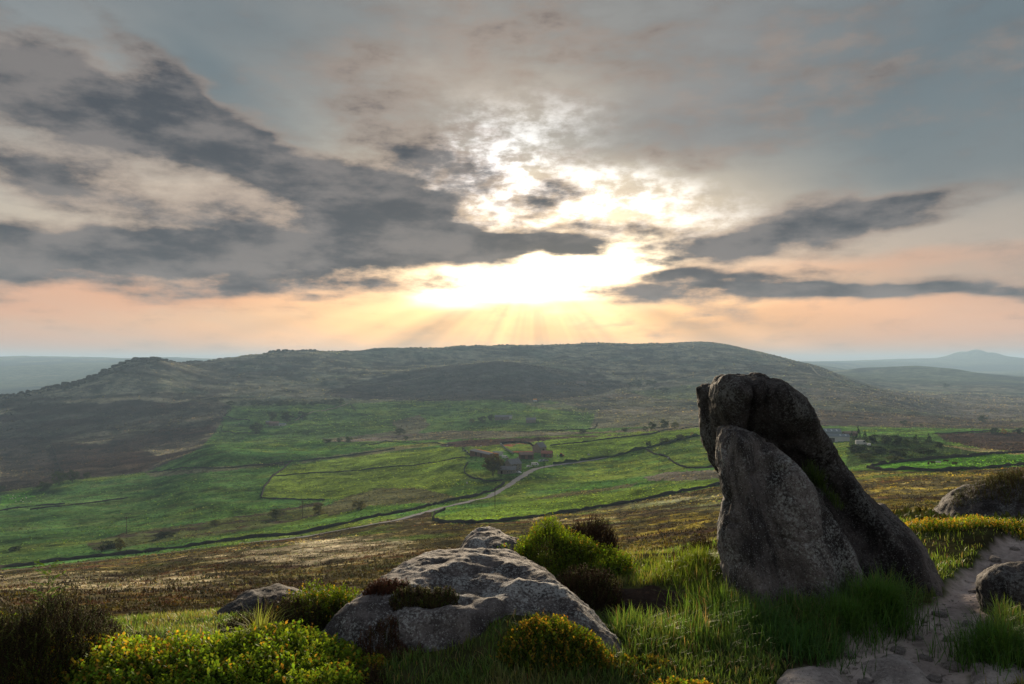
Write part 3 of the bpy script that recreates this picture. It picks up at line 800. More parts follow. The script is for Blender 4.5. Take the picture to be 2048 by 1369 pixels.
def roughen(V, Q, amps, seed, flute=.022):
    N = vnormals(V, Q)
    d = 0
    for fr, am, oc in amps:
        d = d + am * fbm3(V, fr, oc, seed); seed += 101
    # weathering flutes that run down the face, and a few narrow joints
    W = V * np.array([1.0, 1.0, .22]) + np.stack([.16 * V[:, 2], 0 * V[:, 0], 0 * V[:, 0]], 1)
    d = d + flute * fbm3(W, 8.0, 3, seed)
    cr = fbm3(V * np.array([1, 1, .7]), 1.7, 3, seed + 7)
    d = d - .022 * np.exp(-(cr / .022) ** 2) * sstep(fbm3(V, 1.1, 2, seed + 9), -.1, .25)
    return V + N * np.asarray(d)[:, None]

def upright_slab(name, outline, Y0, H, R, yc, lines=(), vox=.015, seed=1, mat=None, parent=None, extra=None, amps=((3.0, .034, 4), (13, .015, 3), (45, .005, 2))):
    """a standing slab: outline in photograph pixels at distance Y0, H half thickness, R edge rounding"""
    to = lambda p: ((p[0] - CX) / F * Y0, -(p[1] - HY) / F * Y0)
    poly = np.array([to(p) for p in outline])
    L = [([to(p) for p in pts], a, w / F * Y0) for pts, a, w in lines]
    x0, z0 = poly.min(0) - .12; x1, z1 = poly.max(0) + .12
    xs, zs = np.arange(x0, x1, vox), np.arange(z0, z1, vox)
    X, Z = np.meshgrid(xs, zs, indexing='ij')
    d2 = signed(X, Z, poly)
    ins = np.clip(-d2, 0, None)
    t = np.clip(ins / R, 0, 1)
    h = H * np.sqrt(1 - (1 - t) ** 2)
    fr = h + curve_bump(X, Z, L)
    if extra is not None: fr = fr + extra(X, Z)
    c = yc(X, Z)
    ymin, ymax = (c - fr).min() - .1, (c + h).max() + .1
    ys = np.arange(ymin, ymax, vox)
    yy = ys[None, :, None]
    c3, f3, h3, d3 = c[:, None, :], fr[:, None, :], h[:, None, :], d2[:, None, :]
    fld = np.maximum(c3 - yy - f3, yy - c3 - h3)
    fld = smax(fld, d3, .06)
    V, Q = surface_nets(fld, (x0, ymin, z0), vox)
    V = roughen(V, Q, amps, seed, .026)
    return add_obj(name, np_mesh(name, V, Q, None, True), mat, parent)

def lying_rock(name, plan, zbase, H, R, lines=(), vox=.016, seed=1, mat=None, parent=None, extra=None, depth=.35, amps=((3.0, .034, 4), (13, .014, 3), (45, .005, 2))):
    """a rock half sunk in the turf: plan outline (x, y), rounded top H above zbase"""
    poly = np.array(plan, float)
    x0, y0 = poly.min(0) - .12; x1, y1 = poly.max(0) + .12
    xs, ys = np.arange(x0, x1, vox), np.arange(y0, y1, vox)
    X, Y = np.meshgrid(xs, ys, indexing='ij')
    d2 = signed(X, Y, poly)
    t = np.clip(np.clip(-d2, 0, None) / R, 0, 1)
    h = H * np.sqrt(1 - (1 - t) ** 2) + curve_bump(X, Y, lines)
    if extra is not None: h = h + extra(X, Y)
    zs = np.arange(zbase - depth, zbase + h.max() + .08, vox)
    zz = zs[None, None, :]
    fld = smax(np.maximum(zz - zbase - h[:, :, None], zbase - depth + .05 - zz), d2[:, :, None], .07)
    V, Q = surface_nets(fld, (x0, y0, zs[0]), vox)
    V = roughen(V, Q, amps, seed)
    return add_obj(name, np_mesh(name, V, Q, None, True), mat, parent)

# the leaning outcrop
root = empty('rock_outcrop', P3(1620, 1225, 5.3))
tag(root, 'tall dark gritstone outcrop of leaning rounded slabs rising from long grass', 'rock')
def keep(o):
    o.matrix_parent_inverse = root.matrix_world.inverted() if False else Matrix.Translation(-Vector(root.location))
    return o
sl = upright_slab('slab', [(1478, 856), (1463, 862), (1452, 885), (1449, 930), (1454, 975), (1462, 1005), (1455, 1035), (1451, 1065), (1455, 1120), (1461, 1180), (1463, 1226), (1468, 1300), (1750, 1300), (1742, 1200), (1730, 1145), (1706, 1085), (1668, 1022), (1622, 952), (1577, 906), (1540, 879), (1500, 859)],
    5.35, .25, .11, lambda X, Z: 5.48 + .0 * X + .10 * np.clip(X - 1.7, 0, 2) + .16 * (Z + 1.1),
    lines=[([(1478, 875), (1492, 960), (1486, 1080), (1500, 1220)], .055, 20), ([(1530, 900), (1520, 1000), (1545, 1110), (1560, 1230)], -.07, 22), ([(1590, 935), (1600, 1040), (1615, 1120), (1640, 1230)], .055, 26),
           ([(1640, 1010), (1668, 1100), (1690, 1200)], -.04, 16), ([(1560, 1140), (1600, 1230)], -.05, 26), ([(1460, 1000), (1475, 1040), (1470, 1120)], -.03, 9)],
    seed=11, mat=M_STONEF, parent=root); keep(sl)
sl['label'] = 'pale lichen-streaked front slab of the outcrop'
sl = upright_slab('slab', [(1428, 768), (1425, 790), (1434, 830), (1446, 880), (1464, 935), (1480, 1000), (1500, 1300), (1890, 1300), (1878, 1180), (1848, 1098), (1815, 1050), (1785, 1022), (1755, 985), (1716, 935), (1682, 890), (1650, 850), (1622, 815), (1592, 786), (1562, 766), (1532, 754), (1512, 750), (1496, 754), (1480, 752), (1456, 748), (1438, 752)],
    5.75, .30, .15, lambda X, Z: 6.10 - .34 * sstep(Z, -.85, -.15) - .22 * sstep(-Z, 1.0, 1.7),
    lines=[([(1492, 745), (1486, 775), (1490, 830), (1500, 880)], -.10, 7), ([(1462, 760), (1455, 800), (1470, 880)], .02, 14), ([(1535, 748), (1516, 775), (1512, 830), (1525, 880)], -.085, 11),
           ([(1560, 770), (1545, 800), (1560, 860), (1640, 950)], .05, 22), ([(1500, 880), (1560, 890), (1610, 940)], -.10, 26), ([(1600, 830), (1700, 960), (1800, 1100)], .05, 32), ([(1640, 960), (1720, 1060), (1770, 1200)], -.06, 22),
           ([(1700, 1000), (1790, 1130), (1830, 1250)], .07, 34)],
    seed=23, mat=M_STONE, parent=root); keep(sl)
sl['label'] = 'high sloping rear slab with a grooved blunt top'
sl = upright_slab('slab', [(1403, 778), (1401, 796), (1408, 840), (1418, 890), (1432, 932), (1456, 968), (1490, 1010), (1520, 1020), (1500, 800), (1440, 764), (1418, 768)],
    6.15, .16, .09, lambda X, Z: 6.30 + 0 * X, lines=[([(1420, 780), (1430, 860), (1450, 950)], .03, 14)], seed=37, mat=M_STONE, parent=root); keep(sl)
sl['label'] = 'thin overhanging slab at the left of the outcrop'
sl = upright_slab('footing', [(1790, 1052), (1812, 1038), (1835, 1038), (1862, 1062), (1894, 1108), (1918, 1155), (1934, 1200), (1948, 1300), (1690, 1320), (1720, 1180), (1760, 1090)],
    5.55, .34, .26, lambda X, Z: 5.95 + .30 * (Z + 1.6), lines=[([(1815, 1060), (1830, 1120), (1820, 1220)], -.04, 14), ([(1850, 1110), (1880, 1220)], .03, 20)], seed=53, mat=M_STONE4, parent=root); keep(sl)
sl['label'] = 'worn low foot of the outcrop beside the path'

def nxy(*pts, z=-1.62): return [near_xy(a, b, z) for a, b in pts]
# the whaleback boulder in the middle
def big_extra(X, Y):
    return .05 * np.exp(-(((X + .35) / .45) ** 2 + ((Y - 5.6) / .5) ** 2)) - .10 * sstep(X, .05, .75) - .09 * sstep(-X, .75, 1.25)
o = lying_rock('boulder', [(-1.30, 4.72), (-1.24, 5.0), (-1.12, 5.35), (-.98, 5.75), (-.72, 6.05), (-.3, 6.15), (.12, 6.0), (.36, 5.7), (.52, 5.3), (.64, 4.95), (.74, 4.55), (.66, 4.30), (.3, 4.36), (-.25, 4.38), (-.75, 4.36), (-1.12, 4.48)],
    -1.82, .35, .38, lines=[(nxy((800, 1215), (860, 1150), (960, 1122), (1080, 1140), (1160, 1185), z=-1.45), 0.028, .09), (nxy((830, 1180), (900, 1140), (1000, 1132), (1080, 1155), z=-1.42), -0.022, .045),
        (nxy((950, 1235), (1040, 1190), (1110, 1195), (1190, 1245), z=-1.52), 0.037, .08), (nxy((900, 1180), (1020, 1200), (1080, 1215), z=-1.5), -0.046, .11), (nxy((720, 1290), (800, 1262), (900, 1255), (945, 1262), z=-1.6), 0.043, .08), (nxy((740, 1252), (830, 1235), (930, 1234), z=-1.58), -0.037, .06),
        (nxy((985, 1262), (1060, 1300), z=-1.6), -0.062, .12)],
    seed=71, mat=M_STONE2, extra=big_extra)
tag(o, 'long whale-backed gritstone boulder with heather growing on it, middle foreground', 'boulder', 'boulders in the turf')
o = lying_rock('boulder', nxy((900, 1120), (915, 1085), (1000, 1075), (1080, 1110), (1060, 1140), (960, 1145), z=-1.75), -2.0, .44, .28, seed=83, mat=M_STONE2)
tag(o, 'pale knobbly boulder just behind the whale-backed one, below the green mound', 'boulder', 'boulders in the turf')
o = lying_rock('boulder', [(-2.55, 6.15), (-2.45, 6.6), (-2.1, 6.85), (-1.75, 6.7), (-1.6, 6.35), (-1.8, 6.0), (-2.3, 5.95)], -2.25, .30, .34, seed=97, mat=M_STONE)
tag(o, 'low dark boulder half hidden under shrubs, left of the whale-backed one', 'boulder', 'boulders in the turf')
o = lying_rock('boulder', [(1.05, 6.75), (.95, 7.05), (1.25, 7.3), (1.65, 7.1), (1.75, 6.75), (1.45, 6.6)], -2.0, .16, .2, seed=103, mat=M_STONE2)
tag(o, 'flat pale rock in the grass between the green mound and the outcrop', 'boulder', 'boulders in the turf')
o = upright_slab('boulder', [(1906, 1050), (1934, 1024), (1968, 1000), (2012, 985), (2060, 976), (2160, 962), (2260, 985), (2330, 1040), (2330, 1140), (1890, 1120)], 8.6, .7, .45, lambda X, Z: 9.0 + .5 * (Z + 1.6), seed=109, mat=M_STONE, vox=.02)
tag(o, 'wedge-shaped boulder capped with heather at the right edge above the path', 'boulder', 'boulders in the turf')
o = upright_slab('boulder', [(1992, 1195), (1996, 1170), (2012, 1150), (2036, 1140), (2076, 1134), (2136, 1146), (2176, 1196), (2176, 1260), (2126, 1300), (2020, 1290), (2000, 1235)], 5.0, .22, .2, lambda X, Z: 5.15 + 0 * X, seed=113, mat=M_STONE)
tag(o, 'rounded grey boulder at the right edge beside the path', 'boulder', 'boulders in the turf')
for k, (pl, H, lab) in enumerate((
    (nxy((1535, 1345), (1560, 1322), (1620, 1314), (1690, 1318), (1705, 1350), (1690, 1400), (1580, 1400), z=-1.68), .12, 'flat worn slab set in the ground at the bottom, left one'),
    (nxy((1712, 1312), (1760, 1292), (1810, 1296), (1850, 1320), (1880, 1360), (1840, 1400), (1760, 1370), z=-1.72), .10, 'smooth trodden rock bulging out of the path at the bottom'),
    (nxy((1480, 1385), (1500, 1362), (1560, 1360), (1610, 1372), (1620, 1410), (1500, 1420), z=-1.68), .10, 'edge of a pale flat rock at the very bottom of the view'),
    (nxy((1930, 1330), (1985, 1312), (2060, 1330), (2090, 1370), (2010, 1390), (1940, 1370), z=-1.74), .06, 'low worn rock in the path at the bottom right corner'))):
    z0 = gz(*np.mean(pl, axis=0)) - .05
    o = lying_rock('rock_slab', pl, z0, H, .14, seed=120 + 7 * k, mat=M_STONE3, vox=.012, depth=.2, amps=((5, .014, 4), (20, .006, 3), (55, .003, 2)))
    tag(o, lab, 'rock', 'trodden rocks by the path')

# ------------------------------------------------------------------ foreground plants
def rand_perp(d):
    r = rng.normal(size=d.shape); r -= (r * d).sum(1, keepdims=True) * d
    return r / np.linalg.norm(r, axis=1, keepdims=True)
def unit(v): return v / np.maximum(np.linalg.norm(v, axis=1, keepdims=True), 1e-9)
def blades(base, length, width, lean, cols, tipcols, droop=.35):
    """grass blades: a quad and a tip, bent over"""
    n = len(base)
    a = rng.uniform(0, 2 * math.pi, n)
    d = np.stack([np.cos(a), np.sin(a), np.zeros(n)], 1)
    side = np.stack([-d[:, 1], d[:, 0], np.zeros(n)], 1)
    up = np.array([0, 0, 1.])
    L, W = length[:, None], width[:, None]
    m = base + up * L * .55 + d * L * (lean[:, None] * .45)
    t = base + up * L * (1 - droop * lean[:, None]) + d * L * lean[:, None]
    V = np.stack([base - side * W, base + side * W, m + side * W * .7, m - side * W * .7, t], 1).reshape(-1, 3)
    k = np.arange(n)[:, None] * 5
    q = k + np.array([0, 1, 2, 3]); tr = k + np.array([3, 2, 4])
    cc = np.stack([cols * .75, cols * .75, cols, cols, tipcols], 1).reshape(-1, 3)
    return V, q, tr, cc
class Soup:
    def __init__(s): s.V, s.Q, s.T, s.C, s.n = [], [], [], [], 0
    def add(s, V, q, t, c):
        s.V.append(V); s.C.append(c)
        if q is not None: s.Q.append(q + s.n)
        if t is not None: s.T.append(t + s.n)
        s.n += len(V)
    def mesh(s, name):
        return np_mesh(name, np.vstack(s.V), np.vstack(s.Q) if s.Q else None, np.vstack(s.T) if s.T else None, False, np.vstack(s.C))
def leaves(base, d, up, L, W, col):
    """a leaf as two halves folded along the midrib"""
    n = len(base)
    side = unit(np.cross(d, up)); nr = np.cross(side, d)
    L, W = L[:, None], W[:, None]
    mid = base + d * L * .5 - nr * W * .15; tip = base + d * L
    l = base + d * L * .5 - side * W + nr * W * .25; r = base + d * L * .5 + side * W + nr * W * .25
    V = np.stack([base, l, tip, r, mid], 1).reshape(-1, 3)
    k = np.arange(n)[:, None] * 5
    t = np.concatenate([k + np.array(p) for p in ((0, 4, 1), (1, 4, 2), (0, 3, 4), (4, 3, 2))])
    return V, None, t, np.repeat(col, 5, axis=0)
def sticks(p0, p1, w, col):
    n = len(p0); d = unit(p1 - p0); a = rand_perp(d); b = np.cross(d, a); w = w[:, None]
    V = np.stack([p0 + a * w, p0 - a * w * .5 + b * w * .87, p0 - a * w * .5 - b * w * .87, p1], 1).reshape(-1, 3)
    k = np.arange(n)[:, None] * 4
    t = np.concatenate([k + np.array(p) for p in ((0, 1, 3), (1, 2, 3), (2, 0, 3))])
    return V, None, t, np.repeat(col, 4, axis=0)
def jit(col, n, s=.25):
    return np.clip(np.asarray(col)[None] * (1 + s * rng.normal(size=(n, 1))) * (1 + .10 * rng.normal(size=(n, 3))), .004, .9)

ROCKS = [o for o in bpy.data.objects if o.name.split('.')[0] in ('boulder', 'rock_slab', 'slab', 'footing')]
# upper surface of the rocks on a small grid, so that plants can sit on them and grass keeps out
GR0, GRS = (-4.0, 3.0), .03
rock_top = np.full((500, 260), -99.0)
for o in ROCKS:
    n = len(o.data.vertices); co = np.zeros(n * 3, np.float32); o.data.vertices.foreach_get('co', co); co = co.reshape(-1, 3)
    i = ((co[:, 0] - GR0[0]) / GRS).astype(int); j = ((co[:, 1] - GR0[1]) / GRS).astype(int)
    ok = (i >= 0) & (i < 500) & (j >= 0) & (j < 260)
    np.maximum.at(rock_top, (i[ok], j[ok]), co[ok, 2])
def rock_z(x, y):
    i = ((x - GR0[0]) / GRS).astype(int); j = ((y - GR0[1]) / GRS).astype(int)
    ok = (i >= 0) & (i < 500) & (j >= 0) & (j < 260)
    return np.where(ok, rock_top[np.clip(i, 0, 499), np.clip(j, 0, 259)], -99.)
def top_z(x, y): return np.maximum(ground_z(x, y), rock_z(np.asarray(x, float), np.asarray(y, float)))

GREEN_B = (.060, .135, .018); LIME = (.165, .255, .026); AMBER = (.36, .25, .04); DEEP = (.055, .10, .016)
def dome(n, cx, cy, rx, ry, h, rot=0.0, lump=.25, seed=0, edge=.98):
    """points and outward directions on a lumpy cushion standing on the ground"""
    r = np.sqrt(rng.uniform(0, 1, n)) * edge; a = rng.uniform(0, 2 * math.pi, n)
    u, v = r * np.cos(a), r * np.sin(a)
    er = 1 + .42 * fbm(np.cos(a) * 1.6 + seed, np.sin(a) * 1.6, 3, seed + 40)
    u, v = u * er, v * er
    c, s = math.cos(rot), math.sin(rot)
    x, y = cx + c * u * rx - s * v * ry, cy + s * u * rx + c * v * ry
    k = np.sqrt(np.clip(1 - r * r, 0, 1)) ** .8
    hh = h * np.clip(k * (1 + 1.1 * lump * fbm(x * 3.2, y * 3.2, 2, seed)) + lump * .55 * fbm(x * 9, y * 9, 2, seed + 3), .04, 2)
    nrm = unit(np.stack([c * u / rx - s * v / ry, s * u / rx + c * v / ry, np.clip(k, .25, 1) / h * .9], 1))
    return x, y, hh, nrm
def bilberry(px, py, rx, ry, h, n, label, amber=.15, dark=.0, z=None, rot=0.0, seed=0, size=1.0, group='bilberry bushes among the rocks'):
    cx, cy = near_xy(px, py) if z is None else near_xy(px, py, z)
    x, y, hh, nr = dome(n, cx, cy, rx, ry, h, rot, .5, seed)
    tz = ground_z if z is None else top_z
    g0 = tz(x, y)
    rootz = float(tz(np.array([cx]), np.array([cy]))[0])
    d = unit(nr * .55 + np.array([0, 0, .75]) + rng.normal(size=(n, 3)) * .22)
    tip = np.stack([x, y, g0 + hh * rng.uniform(.66, 1.14, n)], 1)
    sl_ = np.minimum(rng.uniform(.08, .15, n) * size, hh * .9 + .03)
    bs = tip - d * sl_[:, None]
    lf, st = Soup(), Soup()
    st.add(*sticks(bs - np.array([0, 0, .05]) * 1.0, tip, np.full(n, .0014), jit((.07, .06, .025), n)))
    am = rng.uniform(0, 1, n) < amber * (1 + 1.2 * fbm(x * 3, y * 3, 2, seed + 5))
    patch = fbm(x * 2.6, y * 2.6, 3, seed + 9)[:, None] + .9 * fbm(x * 11, y * 11, 2, seed + 11)[:, None]
    patch = np.clip(patch, -1.3, 1.2)
    for k in range(8):
        t = (k + .6) / 8
        b = bs + d * (sl_ * t)[:, None]
        out = unit(rand_perp(d) * .95 + d * (.35 + .7 * t))
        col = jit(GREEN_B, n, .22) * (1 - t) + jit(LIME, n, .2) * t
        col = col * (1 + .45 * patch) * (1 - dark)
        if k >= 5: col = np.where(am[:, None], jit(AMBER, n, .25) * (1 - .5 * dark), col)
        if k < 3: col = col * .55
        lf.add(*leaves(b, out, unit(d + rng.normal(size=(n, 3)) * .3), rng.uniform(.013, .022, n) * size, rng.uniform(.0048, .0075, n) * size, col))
    e = tag(empty('bilberry_bush', (cx, cy, rootz)), label, 'bush', group)
    for nm, so, mt in (('foliage', lf, M_LEAF), ('stems', st, M_TWIG)):
        o = add_obj(nm, so.mesh(nm), mt, e); o.matrix_parent_inverse = Matrix.Translation((-cx, -cy, -rootz))
    return e
def heather(px, py, rx, ry, h, n, label, col=(.060, .036, .022), z=None, rot=0.0, seed=0, group='heather bushes among the rocks', green=.25):
    cx, cy = near_xy(px, py) if z is None else near_xy(px, py, z)
    x, y, hh, nr = dome(n, cx, cy, rx, ry, h, rot, .4, seed)
    tz = ground_z if z is None else top_z
    g0 = tz(x, y); rootz = float(tz(np.array([cx]), np.array([cy]))[0])
    d = unit(nr * .5 + np.array([0, 0, .8]) + rng.normal(size=(n, 3)) * .28)
    tip = np.stack([x, y, g0 + hh * rng.uniform(.6, 1.12, n)], 1)
    sl_ = np.minimum(rng.uniform(.07, .15, n), hh + .03)
    bs = tip - d * sl_[:, None]
    lf, st = Soup(), Soup()
    st.add(*sticks(bs - np.array([0, 0, .03]), tip, np.full(n, .0016), jit((.055, .035, .025), n)))
    gmask = rng.uniform(0, 1, (n, 1)) < green
    cc = np.where(gmask, jit((.075, .095, .022), n, .3), jit(col, n, .3))
    for k in range(7):
        t = (k + .8) / 7.6
        b = bs + d * (sl_ * t)[:, None]
        out = unit(rand_perp(d) * .75 + d * .75)
        L = rng.uniform(.010, .026, n) * (1.15 - .5 * t)
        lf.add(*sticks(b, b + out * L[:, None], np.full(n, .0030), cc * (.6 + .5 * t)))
    e = tag(empty('heather_bush', (cx, cy, rootz)), label, 'bush', group)
    for nm, so, mt in (('sprigs', lf, M_HEATHER), ('stems', st, M_TWIG)):
        o = add_obj(nm, so.mesh(nm), mt, e); o.matrix_parent_inverse = Matrix.Translation((-cx, -cy, -rootz))
    return e

bilberry(560, 1345, .50, .42, .17, 1600, 'bright yellow-green bilberry bush in the foreground left of the boulder', .10, seed=1, size=1.4)
bilberry(345, 1358, .52, .40, .12, 1300, 'lower yellow-green bilberry patch with amber tips, bottom left', .2, seed=2, size=1.35)
bilberry(190, 1340, .44, .36, .11, 1000, 'amber-tipped bilberry patch near the bottom left corner beside dark heather', .3, seed=3, size=1.35)
bilberry(640, 1400, .28, .26, .15, 650, 'bilberry sprigs at the very bottom edge below the bright bush', .12, seed=4, size=1.35)
bilberry(1085, 1125, .62, .50, .27, 2600, 'rounded green bilberry mound rising behind the whale-backed boulder', .08, .3, seed=5)
bilberry(1205, 1135, .26, .30, .16, 700, 'small bilberry clump on the right flank of the green mound', .05, .2, seed=6)
bilberry(650, 1232, .48, .34, .20, 1500, 'olive bilberry cushion between two boulders, left of centre', .10, .45, seed=7)
bilberry(1120, 1285, .33, .20, .10, 1000, 'orange-tinged bilberry cushion on the right end of the whale-backed boulder', .30, .45, z=-1.58, seed=8)
bilberry(40, 1255, .22, .2, .20, 500, 'bilberry clump among dark heather at the left edge', .1, .25, seed=9)
bilberry(735, 1350, .12, .10, .07, 160, 'tiny amber bilberry tuft in front of the boulder, left end', .6, .2, seed=10)
bilberry(1370, 1390, .22, .10, .07, 300, 'amber-leaved bilberry tuft at the bottom edge right of centre', .65, .0, seed=11)
bilberry(1290, 1345, .17, .14, .05, 200, 'orange and green bilberry tuft right of the boulder end', .6, .25, seed=12)
bilberry(1900, 1075, .50, .30, .10, 800, 'yellow bilberry strip on the lip right of the outcrop', .45, .0, seed=13)
bilberry(2040, 1085, .30, .22, .10, 420, 'yellow-green bilberry below the wedge-shaped boulder', .4, .1, seed=14)
heather(50, 1350, .42, .40, .31, 2200, 'tall dark heather bush filling the bottom left corner', (.026, .024, .013), seed=21, green=.4)
heather(150, 1262, .34, .28, .22, 1100, 'dark heather clump behind the amber bilberry, left side', (.038, .030, .018), seed=22)
heather(560, 1250, .40, .26, .17, 1100, 'brown heather strip in front of the low dark boulder', (.050, .036, .022), seed=23)
heather(850, 1205, .22, .11, .08, 800, 'dark heather clump sitting on the whale-backed boulder', (.060, .045, .024), z=-1.50, seed=24, green=.3)
heather(770, 1205, .15, .09, .06, 450, 'reddish dead heather on the left shoulder of the whale-backed boulder', (.085, .035, .022), z=-1.55, seed=25, green=.05)
heather(1165, 1085, .34, .34, .36, 1600, 'dark brown heather crowning the green mound', (.045, .026, .018), seed=26, green=.05)
heather(1165, 1195, .32, .26, .22, 1300, 'dark heather clump between the whale-backed boulder and the hollow', (.050, .032, .018), seed=27, green=.2)
heather(1405, 1135, .35, .22, .16, 800, 'brown heather bank left of the outcrop', (.060, .034, .020), seed=28, green=.1)
heather(740, 1300, .30, .16, .06, 700, 'low wiry heather mat at the left end of the whale-backed boulder', (.085, .045, .028), z=-1.66, seed=29, green=.1)
heather(2090, 990, 1.0, .50, .15, 2400, 'heather and moss thatch on top of the wedge-shaped boulder', (.075, .065, .020), z=-1.57, seed=30, green=.4)
heather(240, 1285, .35, .22, .11, 600, 'low brown heather behind the bilberry, left foreground', (.060, .045, .022), seed=31)
heather(700, 1380, .2, .16, .10, 600, 'dry brown heather at the bottom edge below the boulder', (.06, .038, .024), seed=32, green=.15)

# young rowan at the left
def sapling(px, py, h, label):
    cx, cy = near_xy(px, py, -2.05); z0 = gz(cx, cy)
    e = tag(empty('rowan_sapling', (cx, cy, z0)), label, 'sapling')
    lf, st = Soup(), Soup()
    st.add(*sticks(np.array([[cx, cy, z0 - .03]]), np.array([[cx + .02, cy, z0 + h]]), np.array([.006]), jit((.09, .08, .04), 1)))
    for k in range(13):
        t = .25 + .75 * k / 12
        a = k * 2.4
        p0 = np.array([cx + .02 * t, cy, z0 + h * t])
        d = np.array([math.cos(a), math.sin(a), .55]); d /= np.linalg.norm(d)
        L = .17 * (1.15 - .6 * t)
        p1 = p0 + d * L
        st.add(*sticks(p0[None], p1[None], np.array([.0015]), jit((.10, .11, .03), 1)))
        m = 7
        tt = np.linspace(.25, 1, m)
        for sgn in (-1, 1):
            b = p0 + d * L * tt[:, None]
            sd = np.cross(d, [0, 0, 1]); sd /= np.linalg.norm(sd)
            out = unit(np.tile(sd * sgn + d * .5, (m, 1)) + rng.normal(size=(m, 3)) * .12)
            lf.add(*leaves(b, out, np.tile([0, 0, 1.], (m, 1)), np.full(m, .038), np.full(m, .008), jit((.12, .24, .03), m, .2)))
    for nm, so, mt in (('foliage', lf, M_LEAF), ('stem', st, M_TWIG)):
        o = add_obj(nm, so.mesh(nm), mt, e); o.matrix_parent_inverse = Matrix.Translation((-cx, -cy, -z0))
sapling(92, 1262, .46, 'slender young rowan with feathery leaves at the left edge')

# grass
def grass_points(n, rmin, rmax, thmax=37):
    th = np.radians(rng.uniform(-thmax, thmax, n)); r = np.exp(rng.uniform(math.log(rmin), math.log(rmax), n))
    return r * np.sin(th), r * np.cos(th)
stone_xy = near_xy(1600, 1225)
def grass_len(x, y):
    L = .055 + .035 * fbm(x * 2.2, y * 2.2, 3, 201)
    pxl = CX + F * x / y; pyl = HY + F * 1.73 / y
    b = lambda cx, cy, rx, ry: np.exp(-((pxl - cx) / rx) ** 2 - ((pyl - cy) / ry) ** 2)
    L = L + .16 * b(1560, 1262, 260, 45) + .13 * b(1400, 1195, 120, 55) + .20 * b(1770, 1225, 60, 45) + .15 * b(1990, 1310, 70, 60) + .09 * b(320, 1270, 160, 25) + .10 * b(1260, 1250, 60, 40) + .05 * b(1150, 1345, 200, 40)
    return np.clip(L, .02, .4)
gs = Soup()
x, y = grass_points(165000, 3.75, 9.6)
pmk = path_mask(x, y) + .35 * fbm(x * 7, y * 7, 3, 62)
soil = np.exp(-(((x - sx) / .35) ** 2 + ((y - sy) / .4) ** 2))
zr = rock_z(x, y); zg = ground_z(x, y)
dens = sstep(fbm(x * 1.3, y * 1.3, 4, 61), .42, -.02)
cl = sstep(fbm(x * 9, y * 9, 2, 203), -.45, .15)
keepm = (pmk > 1.05) & (zr < zg + .0) & (rng.uniform(0, 1, len(x)) < .10 + .9 * dens * (.35 + .65 * cl)) & (soil < .4)
x, y, zg = x[keepm], y[keepm], zg[keepm]
n = len(x)
L = grass_len(x, y) * rng.uniform(.55, 1.25, n)
pxl = CX + F * x / y; pyl = HY + F * 1.73 / y
dry = sstep(fbm(x * 3, y * 3, 3, 205), .05, .5)[:, None]
lush = np.exp(-((pxl - 1600) / 300) ** 2 - ((pyl - 1250) / 70) ** 2)[:, None]
yel = np.exp(-((pxl - 1390) / 130) ** 2 - ((pyl - 1150) / 45) ** 2)[:, None] + np.exp(-((pxl - 1900) / 130) ** 2 - ((pyl - 1080) / 40) ** 2)[:, None]
c0 = jit((.110, .185, .045), n, .25) * (1 - .6 * dry * (1 - lush)) + jit((.25, .22, .10), n, .25) * .6 * dry * (1 - lush)
c0 = c0 * (1 - lush * .5) + jit((.065, .165, .038), n, .25) * lush * .5
c0 = c0 * (1 - np.clip(yel, 0, .8)) + jit((.13, .19, .025), n, .25) * np.clip(yel, 0, .8)
straw = rng.uniform(0, 1, (n, 1)) < .13
c0 = np.where(straw, jit((.24, .20, .10), n, .3), c0)
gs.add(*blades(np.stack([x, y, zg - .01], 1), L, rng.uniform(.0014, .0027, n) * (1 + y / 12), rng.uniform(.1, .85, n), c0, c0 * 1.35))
tag(add_obj('grass', gs.mesh('grass'), M_GRASS), 'mixed short and long green turf grass over the foreground', 'grass', kind='stuff')

def tussock(px, py, n, L, spread, label, col=(.075, .165, .035), z=None, zz0=None):
    cx, cy = near_xy(px, py) if z is None else near_xy(px, py, z)
    rr = np.abs(rng.normal(size=n)) * spread; a = rng.uniform(0, 2 * math.pi, n)
    x, y = cx + rr * np.cos(a), cy + rr * np.sin(a)
    zz_ = ground_z(x, y) if zz0 is None else np.full(n, zz0)
    z0 = float(np.mean(zz_))
    so = Soup()
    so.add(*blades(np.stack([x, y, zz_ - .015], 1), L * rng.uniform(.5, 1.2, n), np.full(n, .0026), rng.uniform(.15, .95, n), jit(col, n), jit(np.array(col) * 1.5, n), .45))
    o = add_obj('grass_tussock', so.mesh('grass_tussock'), M_GRASS)
    return tag(o, label, 'grass', 'grass tussocks')
tussock(1765, 1245, 1500, .30, .13, 'big dark grass tussock against the right foot of the outcrop')
tussock(1700, 1262, 900, .24, .14, 'long grass tussock below the pale front slab, right of its middle')
tussock(1985, 1325, 1400, .22, .14, 'shaggy grass tussock below the rounded boulder at the right edge')
tussock(1505, 1262, 1100, .22, .16, 'long grass tussock at the left front corner of the outcrop', (.07, .155, .040))
tussock(1430, 1225, 900, .20, .15, 'bright grass tussock on the bank left of the outcrop', (.085, .15, .025))
tussock(1260, 1262, 700, .13, .07, 'small dark tussock in the hollow right of the whale-backed boulder', (.055, .13, .032))
tussock(1400, 1160, 1100, .20, .15, 'sunlit yellowish grass clump behind the bank, left of the outcrop', (.13, .19, .03))
tussock(1600, 1290, 1000, .20, .2, 'dark long grass in front of the outcrop', (.06, .15, .036))
tussock(520, 1300, 150, .30, .03, 'few tall pale grass stems rising from the bright bilberry bush', (.22, .25, .08))
